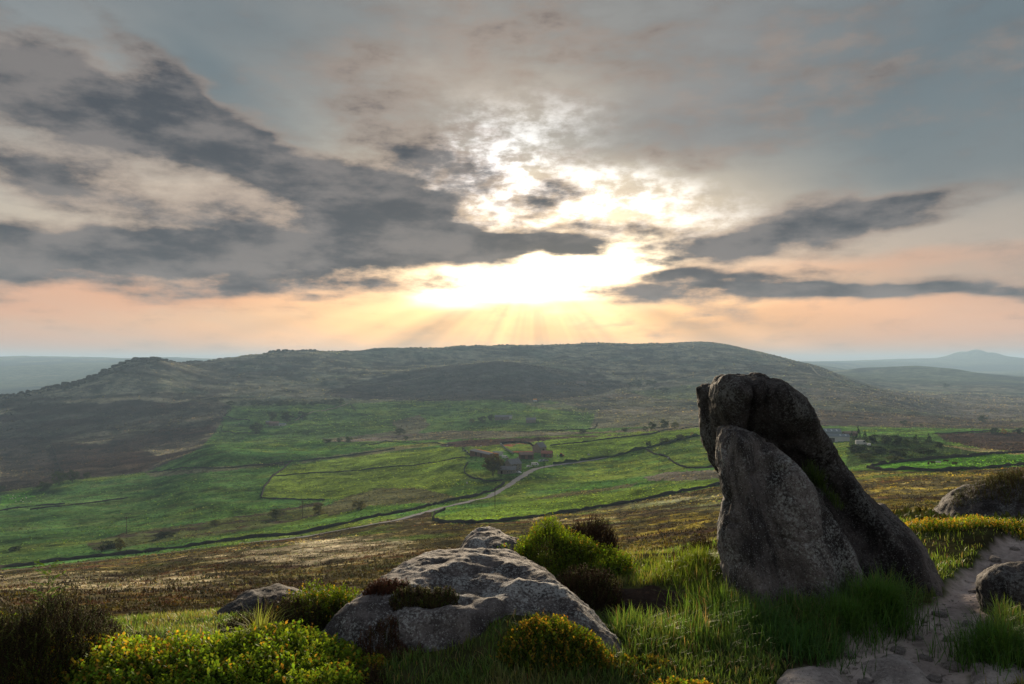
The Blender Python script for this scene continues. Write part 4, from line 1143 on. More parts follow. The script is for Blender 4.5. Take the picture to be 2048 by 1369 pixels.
tussock(300, 1290, 900, .12, .2, 'fine blue-green grass patch behind the bilberry on the left', (.07, .13, .05))
c_ = P3(1632, 960, 5.42)
for pxx, pyy, Yd, nn_, LL, lab in ((1632, 962, 5.52, 220, .16, 'grass tuft growing high in the cleft between the two main slabs'), (1668, 1000, 5.50, 120, .09, 'thin grass tuft lower in the cleft between the two main slabs')):
    p = P3(pxx, pyy, Yd)
    n = nn_
    x = p[0] + rng.normal(size=n) * .035; y = p[1] + rng.normal(size=n) * .03; zt = p[2] - (x - p[0]) * .9 + rng.normal(size=n) * .015
    so = Soup(); so.add(*blades(np.stack([x, y, zt - .02], 1), LL * rng.uniform(.5, 1.2, n), np.full(n, .0022), rng.uniform(.1, .9, n), jit((.055, .10, .022), n), jit((.09, .13, .03), n), .6))
    tag(add_obj('grass_tussock', so.mesh('grass_tussock'), M_GRASS), lab, 'grass', 'grass tussocks')

# heather and rough grass tufts all over the moor below
n = 46000
th = np.radians(rng.uniform(-36.5, 36.5, n)); r = np.exp(rng.uniform(math.log(9.5), math.log(260), n))
x, y = r * np.sin(th), r * np.cos(th)
zg = ground_z(x, y)
pxl, pyl = CX + F * x / y, HY - F * zg / y
ok = in_poly(pxl, pyl, MOOR) & (pyl < 1300) & (pyl > 900)
x, y, zg, r = x[ok], y[ok], zg[ok], r[ok]; n = len(x)
ii = np.clip(np.searchsorted(THETA, np.arctan2(x, y)) - 1, 0, len(THETA) - 1); jj = np.clip(np.searchsorted(prows, r) - 1, 0, len(prows) - 1)
cc = C[ii, jj] * rng.uniform(.55, 1.35, (n, 1)) * (1 + .1 * rng.normal(size=(n, 3)))
sz = (.05 + .0030 * r) * rng.uniform(.5, 1.4, n); sz = np.minimum(sz, .42)
ms_ = Soup()
for k in range(3):
    off_ = rng.normal(size=(n, 3)) * sz[:, None] * .45; off_[:, 2] = 0
    ms_.add(*blades(np.stack([x, y, zg - .02], 1) + off_, sz * rng.uniform(.6, 1.2, n), sz * .22, rng.uniform(.2, .9, n), np.clip(cc, .004, .8), np.clip(cc * 1.25, .004, .8), .4))
tag(add_obj('moor_heather', ms_.mesh('moor_heather'), M_HEATHER), 'brown heather and rough grass tufts covering the moor below', 'heather', kind='stuff')

# tussocks and rushes in the fields, clumps on the hill
n = 120000
th = np.radians(rng.uniform(-35.5, 35.5, n)); r = np.exp(rng.uniform(math.log(250), math.log(2900), n))
x, y = r * np.sin(th), r * np.cos(th)
zg = ground_z(x, y)
ok = rng.uniform(0, 1, n) < .30 + .70 * sstep(fbm(x / 40, y / 40, 3, 301), -.3, .3)
x, y, zg, r = x[ok], y[ok], zg[ok], r[ok]; n = len(x)
ii = np.clip(np.searchsorted(THETA, np.arctan2(x, y)) - 1, 0, len(THETA) - 1); jj = np.clip(np.searchsorted(prows, r) - 1, 0, len(prows) - 1)
cc = np.clip(C[ii, jj] * rng.choice([.35, .7, 1.0, 1.7], (n, 1)) * (1 + .08 * rng.normal(size=(n, 3))), .004, .6)
sz = np.interp(r, [250, 800, 1500, 2900], [.28, .50, 1.2, 1.9]) * rng.uniform(.4, 1.6, n)
V, Tt, Cc = [], [], []
for k in range(2):
    a = rng.uniform(0, 2 * math.pi, n); dv = np.stack([np.cos(a), np.sin(a), 0 * a], 1) * sz[:, None]
    b0 = np.stack([x, y, zg - .05], 1) + rng.normal(size=(n, 3)) * sz[:, None] * np.array([.4, .4, 0])
    V.append(np.stack([b0 - dv, b0 + dv, b0 + np.array([0, 0, 1.]) * sz[:, None] + dv * rng.uniform(-.6, .6, (n, 1))], 1).reshape(-1, 3))
    Cc.append(np.repeat(cc, 3, axis=0))
V = np.vstack(V); Tt = np.arange(len(V)).reshape(-1, 3)
tag(add_obj('rough_grass', np_mesh('rough_grass', V, None, Tt, False, np.vstack(Cc)), M_GRASS), 'rough grass and rush tufts dotted over the valley fields and hill', 'grass', kind='stuff')

# grit and small stones on the trodden path
n = 15000
x, y = grass_points(n, 3.8, 8.5); pmk = path_mask(x, y)
ok = (pmk < 1.0) & (rock_z(x, y) < ground_z(x, y)); x, y = x[ok], y[ok]; n = len(x)
r_ = np.exp(rng.normal(size=n) * .6) * .0055
octa = np.array([[1, 0, 0], [-1, 0, 0], [0, 1, 0], [0, -1, 0], [0, 0, 1], [0, 0, -1.]])
V = (octa[None] * (1 + .35 * rng.normal(size=(n, 6, 1)))) * r_[:, None, None] * np.array([1.2, 1, .6]) + np.stack([x, y, ground_z(x, y) + r_ * .2], 1)[:, None]
of = np.array([(0, 2, 4), (2, 1, 4), (1, 3, 4), (3, 0, 4), (2, 0, 5), (1, 2, 5), (3, 1, 5), (0, 3, 5)])
Tt = (np.arange(n)[:, None, None] * 6 + of[None]).reshape(-1, 3)
tag(add_obj('path_grit', np_mesh('path_grit', V.reshape(-1, 3), None, Tt), plain('grit', (.28, .25, .24), .9, .4, 9.0)), 'loose grit and small stones on the trodden path', 'gravel', kind='stuff')

# ------------------------------------------------------------------ the valley: lane, tracks, walls
def along(pts, step, ymin=40.0, ymax=19000):
    P = [hit(a, b, ymin, ymax) for a, b in pts]
    out = []
    for a, b in zip(P[:-1], P[1:]):
        k = max(1, int((b - a).length / step))
        for i in range(k): out.append(a.lerp(b, i / k))
    out.append(P[-1])
    A = np.array([(p.x, p.y) for p in out])
    for _ in range(3):
        A[1:-1] = .25 * A[:-2] + .5 * A[1:-1] + .25 * A[2:]
    return A
def strip(name, pts, width, mat, lift=.25, step=6.0, ymin=40, ymax=19000, wob=.1):
    A = along(pts, step, ymin, ymax)
    t = np.gradient(A, axis=0); t /= np.linalg.norm(t, axis=1, keepdims=True)
    nrm = np.stack([-t[:, 1], t[:, 0]], 1)
    w = np.interp(np.linspace(0, 1, len(A)), np.linspace(0, 1, len(np.atleast_1d(width))), np.atleast_1d(width)) if np.ndim(width) else np.full(len(A), width)
    w = w * (1 + wob * rng.normal(size=len(A)))
    cols = 5
    V = []
    for k in range(cols):
        s = (k / (cols - 1) - .5)
        q = A + nrm * (w * s)[:, None]
        V.append(np.column_stack([q, ground_z(q[:, 0], q[:, 1]) + lift - .10 * abs(s) * 2]))
    V = np.stack(V, 1).reshape(-1, 3); n = len(A)
    i = np.arange(n - 1)[:, None] * cols; k = np.arange(cols - 1)[None]
    q = np.stack([i + k, i + k + cols, i + k + cols + 1, i + k + 1], -1).reshape(-1, 4)
    o = add_obj(name, np_mesh(name, V, q[:, ::-1], None, True), mat)
    return tag(o, kind='structure')
M_ROAD = plain('lane_tarmac', (.25, .25, .26), .95, .2, .6)
M_TRACK = plain('pale_track', (.30, .27, .21), .95, .3, .2)
M_TRACK2 = plain('grassy_track', (.20, .19, .13), .95, .4, .1)
strip('farm_road', [(478, 1088), (560, 1081), (640, 1069), (740, 1052), (820, 1034), (880, 1017), (940, 1004), (985, 991), (1015, 974), (1040, 956), (1062, 942), (1085, 935), (1112, 931), (1160, 925), (1230, 912)], [3.4, 3.6, 3.6, 3.8, 4.2, 4.6, 6.0, 5.0, 4.0], M_ROAD, .3, 4.0)
strip('moor_track', [(-120, 1158), (0, 1144), (120, 1131), (250, 1117), (380, 1100), (478, 1088)], 2.2, M_TRACK2, .25, 5.0)
strip('hill_track', [(1640, 752), (1632, 746), (1626, 738), (1620, 733)], 6.0, M_TRACK, 1.0, 10, 1500, 3400)
strip('hill_track', [(400, 800), (480, 790), (560, 783), (640, 775), (760, 768), (860, 752)], 4.0, M_TRACK2, 1.0, 12, 1100, 2600)
strip('hill_track', [(1080, 815), (1130, 807), (1220, 812), (1330, 820), (1420, 823)], 6.0, M_TRACK2, .8, 12, 900, 2400)
strip('hill_track', [(1620, 832), (1700, 834), (1790, 843), (1880, 852), (1960, 855)], 5.0, M_TRACK2, .7, 12, 700, 2400)
strip('hill_track', [(1610, 812), (1700, 818), (1800, 827), (1900, 832)], 4.0, M_TRACK2, .7, 12, 900, 2400)

def wall(pts, label, h=1.25, w=.8, mat=None, step=3.0, cat='wall', name='drystone_wall', group='drystone walls in the valley', ymin=40, ymax=19000, rough=.22):
    A = along(pts, step, ymin, ymax)
    h, w = h * .82, w * .7
    n = len(A)
    t = np.gradient(A, axis=0); t /= np.linalg.norm(t, axis=1, keepdims=True)
    nrm = np.stack([-t[:, 1], t[:, 0]], 1)
    top = h * (1 + rough * rng.normal(size=n))
    sec = [(-.5, -.6), (-.5, .35), (-.38, 1.0), (.0, 1.08), (.38, 1.0), (.5, .35), (.5, -.6)]
    V = []
    z = ground_z(A[:, 0], A[:, 1])
    for s, k in sec:
        q = A + nrm * (w * s * (1 + .15 * rng.normal(size=n)))[:, None]
        V.append(np.column_stack([q, z + (top * k if k > 0 else k)]))
    m = len(sec)
    V = np.stack(V, 1).reshape(-1, 3)
    i = np.arange(n - 1)[:, None] * m; k = np.arange(m - 1)[None]
    q = np.stack([i + k, i + k + 1, i + k + m + 1, i + k + m], -1).reshape(-1, 4)
    o = add_obj(name, np_mesh(name, V, q, None, False), mat or M_WALL)
    return tag(o, label, cat, group)
M_HEDGE = plain('hedge_bank', (.030, .045, .018), .95, .5, .5)
wall([(-80, 1150), (0, 1137), (120, 1122), (250, 1110), (350, 1097), (430, 1086), (470, 1080), (560, 1073), (700, 1047), (800, 1027), (862, 1012), (940, 996), (984, 984), (1008, 967)], 'long dark wall along the upper side of the lane', 1.5, 1.4)
wall([(866, 1040), (868, 1030), (890, 1020)], 'short wall closing the left tip of the triangular field by the lane', 1.3)
wall([(866, 1041), (885, 1047), (940, 1049), (1010, 1044), (1100, 1031), (1200, 1015), (1330, 992), (1455, 968), (1520, 958)], 'curving wall between the bright triangular field and the moor', 1.5, 1.2)
wall([(522, 997), (528, 975), (545, 953), (565, 940), (578, 927), (584, 922)], 'wall running up the left side of the yellow-green field', 1.6, 1.3)
wall([(522, 997), (580, 999), (650, 1001)], 'wall along the lower left edge of the yellow-green field', 1.0)
wall([(548, 952), (640, 946), (760, 936), (860, 926), (935, 915)], 'fence-like dark line crossing the yellow-green field', .9, .5)
wall([(300, 946), (430, 938), (520, 930), (640, 918), (720, 908), (790, 898)], 'wall along the top of the big green field', 1.1)
wall([(60, 1020), (150, 1010), (230, 1000), (256, 996)], 'broken wall across the left of the big green field', 1.0)
wall([(0, 1022), (60, 1013), (130, 1008)], 'wall above the sheep pasture at the far left', 1.0)
wall([(720, 893), (755, 888), (770, 882), (850, 888), (905, 890)], 'wall above the straw-coloured strip of field', .9)
wall([(1108, 929), (1180, 920), (1270, 902), (1340, 886), (1400, 872)], 'thick dark hedge bank beside the farm drive', 1.9, 3.0, M_HEDGE, cat='hedge', name='hedge', group='hedges', rough=.35)
wall([(1292, 899), (1310, 910), (1335, 915), (1350, 928), (1372, 937), (1410, 937), (1450, 930)], 'wall curling round the small bright field left of the outcrop', 1.3, 1.0)
wall([(936, 926), (928, 938), (930, 948), (945, 957), (975, 964), (1005, 962)], 'curved garden wall round the lawn below the big farm tree', 1.1, .8)
wall([(925, 897), (935, 906), (942, 912)], 'short wall left of the orange-roofed shed', 1.2)
wall([(1100, 892), (1200, 880), (1300, 870), (1420, 855)], 'wall along the top edge of the field behind the farm', 1.1)
wall([(1735, 937), (1760, 930), (1800, 925), (1880, 918), (1960, 911), (2060, 905)], 'wall along the far side of the bright pasture on the right', 1.5, 1.2)
wall([(1735, 937), (1790, 942), (1870, 944), (1960, 938), (2060, 930)], 'wall along the near side of the bright pasture on the right', 1.4, 1.0)
wall([(1870, 868), (1960, 864), (2060, 862)], 'distant wall at the head of the dark heather field on the right', 1.4, 1.2)
wall([(20, 825), (60, 855), (95, 880), (110, 905), (122, 940), (135, 955)], 'wall climbing the dark heather slope at the left', 1.3, 1.2)
wall([(458, 812), (462, 822), (448, 832), (470, 840), (500, 842)], 'wall round the left end of the far pasture', 1.6, 1.4, ymin=700)
wall([(590, 842), (600, 836), (650, 822), (695, 808)], 'pale wall rising right from the small far farm', 1.6, 2.2, M_TRACK, ymin=700)
wall([(700, 808), (712, 822)], 'short dark wall below the end of the pale wall', 1.5, 1.3, ymin=700)
wall([(445, 850), (442, 862), (470, 868), (520, 866)], 'wall below the small far farm', 1.4, 1.2, ymin=700)
wall([(1000, 865), (1100, 862), (1190, 858), (1195, 848)], 'wall along the foot of the far green pasture, right of centre', 1.4, 1.2, ymin=700)
wall([(1310, 760), (1360, 758), (1420, 752)], 'long straight wall high on the hill above the copse', 1.8, 1.6, ymin=1200)

# ------------------------------------------------------------------ trees and bushes
def unit_crown(seed, nclump, nleaf, lo, size, col, col2, shape='round', rad=.16):
    r = np.random.default_rng(seed)
    cs = []
    while len(cs) < nclump:
        p = r.uniform(-1, 1, 3)
        d = np.linalg.norm(p)
        if d > 1 or d < .35: continue
        if shape == 'cone':
            z = r.uniform(0, 1); a = r.uniform(0, 6.283); q = (1 - z) ** .85 * .5 * r.uniform(.55, 1)
            cs.append((q * math.cos(a), q * math.sin(a), lo + z * (1 - lo)))
        else:
            z = lo + (1 - lo) * (.5 + .5 * p[2])
            cs.append((p[0] * .42, p[1] * .42, z))
    so = Soup()
    for k, c in enumerate(cs):
        n = nleaf
        rr = rad * r.uniform(.6, 1.2)
        if shape == 'cone': rr *= 1.1 - .7 * c[2]
        v = r.normal(size=(n, 3)); v /= np.linalg.norm(v, axis=1, keepdims=True)
        p = np.array(c) + v * rr * r.uniform(.3, 1, (n, 1)) * np.array([1, 1, .75])
        d = r.normal(size=(n, 3)); d /= np.linalg.norm(d, axis=1, keepdims=True)
        m = r.uniform(.0, 1)
        base = np.array(col) * (1 - m) + np.array(col2) * m
        cc = np.clip(base * r.uniform(.7, 1.3, (n, 1)), .004, .8)
        up = r.normal(size=(n, 3))
        so.add(*leaves(p, d, up / np.linalg.norm(up, axis=1, keepdims=True), np.full(n, size) * r.uniform(.7, 1.3, n), np.full(n, size * .38), cc))
    return so
def unit_trunk(seed, lo, h=.85):
    r = random.Random(seed); b = MB()
    b.tube((0, 0, -.05), (.01, 0, max(lo, .12)), .035, .026, 6)
    b.tube((.01, 0, max(lo, .12)), (.0, .02, h), .026, .006, 5)
    for k in range(7):
        a = k * 2.4; z = max(lo, .1) + .05 + .07 * k
        b.tube((.01, 0, z), (.30 * math.cos(a), .30 * math.sin(a), z + .2 * r.uniform(.6, 1.2)), .014, .004, 4)
    return b
KINDS = {}
def kind(nm, seed, nclump, nleaf, lo, size, c1, c2, shape='round', rad=.16):
    KINDS[nm] = (unit_crown(seed, nclump, nleaf, lo, size, c1, c2, shape, rad).mesh('crown'), unit_trunk(seed, lo).mesh('trunk'))
kind('farm', 1, 60, 60, .24, .050, (.050, .042, .018), (.085, .075, .022), rad=.14)
kind('oak', 2, 34, 34, .16, .070, (.035, .050, .020), (.060, .080, .024))
kind('oak2', 3, 34, 34, .12, .070, (.030, .045, .022), (.050, .065, .026))
kind('bush', 4, 30, 30, .0, .085, (.060, .075, .025), (.10, .11, .03))
kind('gorse', 5, 30, 34, .0, .080, (.085, .085, .025), (.14, .13, .035))
kind('dark', 6, 34, 34, .0, .080, (.018, .028, .016), (.032, .045, .020))
kind('fir', 7, 46, 26, .04, .060, (.016, .028, .018), (.030, .045, .024), 'cone', .14)
kind('rust', 8, 26, 30, .0, .080, (.16, .070, .022), (.20, .12, .03))
for a, b in KINDS.values():
    a.materials.append(M_TREE); b.materials.append(M_BARK)
def tree(knd, px, py, wpx, hpx, label, group=None, name='tree', ymin=200, ymax=9000):
    p = hit(px, py, ymin, ymax)
    s = p.y / F
    e = add_obj(name, None, None, None, (p.x, p.y, p.z - .2), rng.uniform(0, 6.28))
    e.scale = (wpx * s, wpx * s, hpx * s)
    tag(e, label, 'bush' if name == 'bush' else 'tree', group)
    add_obj('crown', KINDS[knd][0], None, e); add_obj('trunk', KINDS[knd][1], None, e)
    return e
tree('farm', 986, 951, 46, 41, 'broad brown-leaved tree shading the farmhouse lawn', None, 'tree', 300)
tree('oak2', 1004, 946, 17, 24, 'smaller dark tree between the big tree and the stone farmhouse', None)
for px, py, w, h, k, lab in (
    (718, 1020, 30, 20, 'gorse', 'round yellow-green bush on the dark heather bank in the field'),
    (637, 1030, 26, 24, 'gorse', 'olive bush left of the round one below the yellow-green field'),
    (552, 1038, 40, 20, 'bush', 'wide low bush in the scrub strip, left of two olive bushes'),
    (240, 1101, 24, 26, 'gorse', 'small pale green tree by the wall at the lower left'),
    (216, 1100, 40, 18, 'dark', 'dark thorn patch just left of the small pale tree by the wall'),
    (430, 1052, 24, 12, 'bush', 'little bush in the middle of the scrub strip'),
    (330, 1075, 40, 12, 'dark', 'dark low scrub near the left end of the scrub strip'),
    (30, 1102, 26, 9, 'dark', 'small dark bush by the wall at the left edge'),
    (145, 965, 26, 24, 'oak', 'taller streamside tree where the wall meets the stream, left'),
    (118, 970, 34, 26, 'oak', 'leafy streamside tree next to the wall end, left'),
    (88, 982, 34, 18, 'oak2', 'dark streamside bush above the sheep pasture'),
    (174, 957, 18, 12, 'oak2', 'small streamside bush right of the taller trees'),
    (2, 985, 22, 14, 'oak2', 'streamside bush at the left edge'),
    (696, 886, 20, 12, 'oak', 'rounded bush, right one of a pair below the far fields'),
    (678, 886, 14, 10, 'oak', 'rounded bush, left one of a pair below the far fields'),
    (654, 887, 24, 9, 'oak2', 'flat scrub left of the pair of rounded bushes'),
    (800, 870, 28, 13, 'bush', 'pale bush in the middle of the far fields'),
    (812, 881, 12, 9, 'oak2', 'small dark bush under the pale bush in the far fields'),
    (512, 868, 30, 22, 'oak2', 'dark tree at the left of the small far farm'),
    (545, 842, 20, 18, 'oak2', 'tree behind the small far farm, left one'),
    (575, 845, 32, 20, 'oak2', 'broad tree behind the small far farm, right one'),
    (605, 838, 26, 15, 'oak', 'scrubby tree right of the small far farm'),
    (965, 845, 22, 12, 'oak', 'tree at the left of the distant stone farmhouse'),
    (982, 843, 18, 14, 'oak2', 'dark tree touching the distant stone farmhouse'),
    (944, 846, 16, 8, 'bush', 'bush well left of the distant stone farmhouse'),
    (1290, 862, 14, 9, 'oak', 'bush on the field edge, left of the pale copse'),
    (1304, 860, 20, 15, 'oak', 'roundish tree on the field edge left of the outcrop'),
    (1328, 858, 22, 18, 'oak', 'tallest tree on the field edge left of the outcrop'),
    (1350, 857, 18, 12, 'bush', 'low tree right of the tallest on the field edge'),
    (1250, 864, 16, 8, 'oak2', 'dark thorn on the field edge behind the farm'),
    (1165, 868, 18, 9, 'oak2', 'dark bush by the wall in the far green pasture'),
    (1384, 874, 8, 10, 'rust', 'rust-coloured bush in the hedge left of the outcrop'),
    (1298, 893, 14, 11, 'dark', 'dark bush where the hedge meets the curling wall'),
    (1330, 888, 26, 12, 'bush', 'leafy swelling in the hedge right of the curling wall'),
    (1360, 881, 26, 12, 'bush', 'leafy hedge end near the outcrop'),
    (1300, 770, 30, 9, 'oak', 'copse tree high on the hill, right one'),
    (1278, 772, 24, 9, 'oak', 'copse tree high on the hill, middle one'),
    (1262, 772, 16, 8, 'oak', 'copse tree high on the hill, left one'),
    (1330, 783, 26, 8, 'oak2', 'lowest tree below the hill copse'),
    (1808, 850, 16, 9, 'oak', 'round pale tree on the moor far beyond the farm, left one'),
    (1842, 853, 8, 5, 'oak', 'tiny round tree on the moor far beyond the farm, right one'),
    (1990, 868, 20, 13, 'dark', 'dark tree at the head of the heather field, left one'),
    (2008, 868, 12, 10, 'rust', 'brownish tree at the head of the heather field, middle one'),
    (2040, 868, 16, 12, 'dark', 'dark tree at the head of the heather field, right one'),
    (1966, 845, 22, 14, 'oak2', 'scrub tree above the heather field on the right'),
    (1892, 776, 16, 9, 'oak2', 'lone tree on the far right hillside')):
    tree(k, px, py, w, h, lab, 'bushes and trees of the valley', 'bush' if 'bush' in lab or 'scrub' in lab or 'thorn' in lab else 'tree')
lt = 'tree in the dense row along the top of the far left pasture'
for k in range(13):
    px = 466 + 18.0 * k + rng.uniform(-4, 4)
    tree(('oak', 'oak2')[k % 2], px, 812 - (k > 9) * 3, 22 + rng.uniform(-5, 6), 10 + rng.uniform(-2, 5), lt, 'row of trees along the far left pasture', 'tree', 900)
for px, py, w, h, k, lab in (
    (1716, 882, 14, 30, 'fir', 'tall dark fir, highest of the group behind the white-walled barn'),
    (1730, 884, 14, 22, 'fir', 'dark fir just right of the highest one by the barn'),
    (1704, 880, 12, 18, 'fir', 'dark fir just left of the highest one by the barn'),
    (1748, 888, 24, 20, 'dark', 'rounded dark tree right of the firs by the barn'),
    (1770, 888, 26, 18, 'dark', 'dark tree third from the firs, right of the parked van'),
    (1792, 890, 26, 20, 'dark', 'dark tree in the middle of the shelter belt on the right'),
    (1815, 892, 20, 15, 'oak2', 'greener tree in the shelter belt, right of its middle'),
    (1832, 890, 18, 20, 'fir', 'pointed fir toward the right end of the shelter belt'),
    (1857, 888, 18, 20, 'fir', 'last pointed fir at the right end of the shelter belt'),
    (1876, 896, 22, 12, 'dark', 'low dark bush ending the shelter belt at the right'),
    (1712, 905, 40, 16, 'dark', 'dark scrub below the parked van, left part'),
    (1752, 908, 46, 16, 'dark', 'dark scrub below the parked van, right part'),
    (1800, 912, 46, 15, 'dark', 'dark scrub below the shelter belt, middle part'),
    (1848, 908, 44, 13, 'dark', 'dark scrub below the shelter belt, right part'),
    (1730, 920, 44, 13, 'bush', 'green thicket above the bright pasture, left part'),
    (1790, 922, 46, 10, 'bush', 'green thicket above the bright pasture, right part')):
    tree(k, px, py, w, h, lab, 'shelter belt beside the barns', 'bush' if 'scrub' in lab or 'thicket' in lab or 'bush' in lab else 'tree')

# ------------------------------------------------------------------ rocks on the skyline
def crest(px, y0, y1):
    Ys = np.geomspace(y0, y1, 700); X = (px - CX) / F * Ys
    z = ground_z(X, Ys); k = int(np.argmax(z / Ys))
    return Vector((X[k], Ys[k], z[k]))
def rock_variant(seed):
    import bmesh
    bm = bmesh.new(); bmesh.ops.create_icosphere(bm, subdivisions=3, radius=1)
    me = bpy.data.meshes.new('tor'); bm.to_mesh(me); bm.free()
    n = len(me.vertices); co = np.zeros(n * 3, np.float32); me.vertices.foreach_get('co', co); co = co.reshape(-1, 3).astype(float)
    d = 1 + .55 * fbm3(co + seed * 7.3, 1.0, 3, seed)
    co = co * d[:, None]
    co = np.sign(co) * np.abs(co) ** .75
    co[:, 2] = np.round(co[:, 2] * 2.4) / 2.4 * .35 + co[:, 2] * .65
    me.vertices.foreach_set('co', co.astype(np.float32).ravel()); me.update()
    return me
M_TOR = plain('tor_rock', (.045, .043, .042), .95, .5, .35)
TORS = [rock_variant(s) for s in range(5)]
for me in TORS: me.materials.append(M_TOR)
def tor(p, w, h, label, group):
    o = add_obj('tor_rock', TORS[int(rng.integers(5))], None, None, (p.x, p.y, p.z + h * .15), rng.uniform(0, 6.28))
    o.scale = (w * .5, w * .5 * rng.uniform(.8, 1.2), h * .6)
    tag(o, label, 'rock', group)
for k in range(110):
    t = k / 109
    px = 2 + t ** .9 * 330 + rng.uniform(-4, 4)
    c = crest(px, 1300, 2100)
    dpt = rng.uniform(-90, 4) if k % 3 else 0
    X = (px - CX) / F * (c.y + dpt); q = Vector((X, c.y + dpt, gz(X, c.y + dpt)))
    s = rng.uniform(5, 17) if 120 < px < 330 else rng.uniform(5, 13)
    tor(q, s, s * rng.uniform(.35, .85), 'gritstone block of the rocky edge, ' + ('low tail running off the left edge' if px < 90 else 'stepped middle part climbing to the knoll' if px < 200 else 'crowning the knoll on the left skyline'), 'rocks of the left skyline edge')
for k in range(26):
    px = 335 + k * 5.0 + rng.uniform(-2, 2)
    tor(crest(px, 1500, 2400), rng.uniform(5, 10), rng.uniform(2, 4.5), 'low rock on the skyline between the left edge and the saddle', 'rocks of the middle skyline')
for k in range(34):
    px = 530 + k * 5.0 + rng.uniform(-2, 2)
    tor(crest(px, 1900, 2900), rng.uniform(6, 14) * (1.3 if 540 < px < 640 else .9), rng.uniform(3, 7) * (1.4 if 540 < px < 640 else .8), 'rock on the long skyline ridge left of the sun', 'rocks of the ridge left of the sun')
for k in range(40):
    px = (820 + 60 * (k % 9) + rng.normal() * 16)
    tor(crest(px, 2100, 3200), rng.uniform(5, 13), rng.uniform(1.5, 3.6), 'small rock on the long skyline ridge under the sun', 'rocks of the ridge under the sun')

# ------------------------------------------------------------------ farm buildings
M_SLATE = plain('slate_roof', (.22, .22, .24), .8, .35, .8, spec=0.0)
M_STONEW = plain('stone_house_wall', (.24, .205, .18), .95, .35, 1.2)
M_BRICK = plain('brown_barn_wall', (.15, .085, .065), .95, .35, .9)
M_RUSTLIT = plain('sunlit_rust_roof', (.62, .27, .07), .6, .25, .5, spec=0.0)  # orange sunlight put into the rust colour
M_BROWNROOF = plain('brown_sheet_roof', (.27, .19, .16), .8, .35, .5, spec=0.0)
M_REDROOF = plain('red_clay_roof', (.34, .15, .11), .8, .3, .6)
M_STEEL = plain('grey_sheet_roof', (.22, .25, .28), .45, .2, .4, spec=0.0)
M_WHITE = plain('white_render', (.55, .55, .56), .8, .08, .6)
M_BLUE = plain('blue_panel', (.24, .38, .46), .6, .15, .5)
M_DARKGLASS = plain('dark_glass', (.02, .022, .025), .15, .1, 1.0, spec=0.0)
M_DOOR = plain('dark_timber', (.06, .04, .03), .85, .3, 2.0)
M_RUBBER = plain('rubber', (.015, .015, .015), .8, .2, 3.0)
M_RED = plain('red_paint', (.35, .03, .03), .5, .1, 1.0, spec=0.0)
M_SKYLIGHT = plain('rooflight', (.55, .60, .64), .3, .1, 1.0, spec=0.0)
def building(px, py, L, W, h, rh, rot, wm, rm, label, name='farm_building', doors=(), windows=(), chimney=(), rm2=None, lights=(), cat='building', ymin=300, group='farm buildings'):
    p = hit(px, py, ymin)
    e = tag(empty(name, (p.x, p.y, p.z), math.radians(rot)), label, cat, group)
    MB().prism([(-W / 2, -2.0), (W / 2, -2.0), (W / 2, h), (0, h + rh), (-W / 2, h)], -L / 2, L / 2, 'x').build('wall', wm, e)
    o = .35; k = rh / (W / 2)
    sl_ = []
    for sg, m in ((-1, rm), (1, rm2 or rm)):
        y1 = sg * (W / 2 + o)
        prf = [(0, h + rh + .04), (y1, h - o * k + .04), (y1, h - o * k + .22), (0, h + rh + .24)]
        sl_.append(MB().prism(prf if sg < 0 else prf[::-1], -L / 2 - o, L / 2 + o, 'x').build('roof_slope', m, e))
    for cx_ in chimney:
        MB().box(cx_ - .45, cx_ + .45, -.35, .35, h + rh * .7, h + rh + 1.3).build('chimney', M_STONEW, sl_[0])
    for (xa, xb) in lights:
        for s_, sg in zip(sl_, (-1, 1)):
            y0_, y1_ = sg * W * .12, sg * W * .36
            z0_, z1_ = h + rh - abs(y0_) * k + .27, h + rh - abs(y1_) * k + .27
            b = MB(); b.raw([(xa, y0_, z0_), (xb, y0_, z0_), (xb, y1_, z1_), (xa, y1_, z1_), (xa, y0_, z0_ - .06), (xb, y0_, z0_ - .06), (xb, y1_, z1_ - .06), (xa, y1_, z1_ - .06)], [(0, 1, 2, 3), (7, 6, 5, 4), (0, 4, 5, 1), (1, 5, 6, 2), (2, 6, 7, 3), (3, 7, 4, 0)])
            b.build('rooflight', M_SKYLIGHT, s_)
    for (xa, xb, zb) in doors:
        MB().box(xa, xb, -W / 2 - .08, -W / 2 + .05, 0, zb).build('door', M_DOOR, e)
    for (xa, za) in windows:
        wn = MB().box(xa - .5, xa + .5, -W / 2 - .06, -W / 2 + .05, za, za + 1.1).build('window', M_WHITE, e)
        MB().box(xa - .4, xa + .4, -W / 2 - .09, -W / 2 - .05, za + .1, za + 1.0).build('pane', M_DARKGLASS, wn)
    return e
building(968, 912, 34, 9, 3.0, .8, -60, M_BRICK, M_SLATE, 'long low shed with orange sunlight coloured into one rusty roof slope, left of the farm', doors=((-7, -4, 2.6), (2, 5, 2.6)), rm2=M_RUSTLIT)  # far slope coloured as sunlit, near slope kept dark slate
building(1026, 941, 10, 7.5, 5.2, 3.0, 38, M_STONEW, M_SLATE, 'stone farmhouse with steep slate gables beside the lane', 'farmhouse', doors=((-.6, .6, 2.1),), windows=((-3.4, .9), (3.2, .9), (-3.4, 3.4), (0, 3.4), (3.2, 3.4)), chimney=(-4.6, 4.6))
building(1014, 947, 13, 5.5, 3.0, 2.0, -10, M_STONEW, M_SLATE, 'lower stone wing behind the big tree, joined to the farmhouse side', doors=((-4, -2.8, 2.1),), windows=((1, .9), (3.6, .9)), chimney=(3.0,))
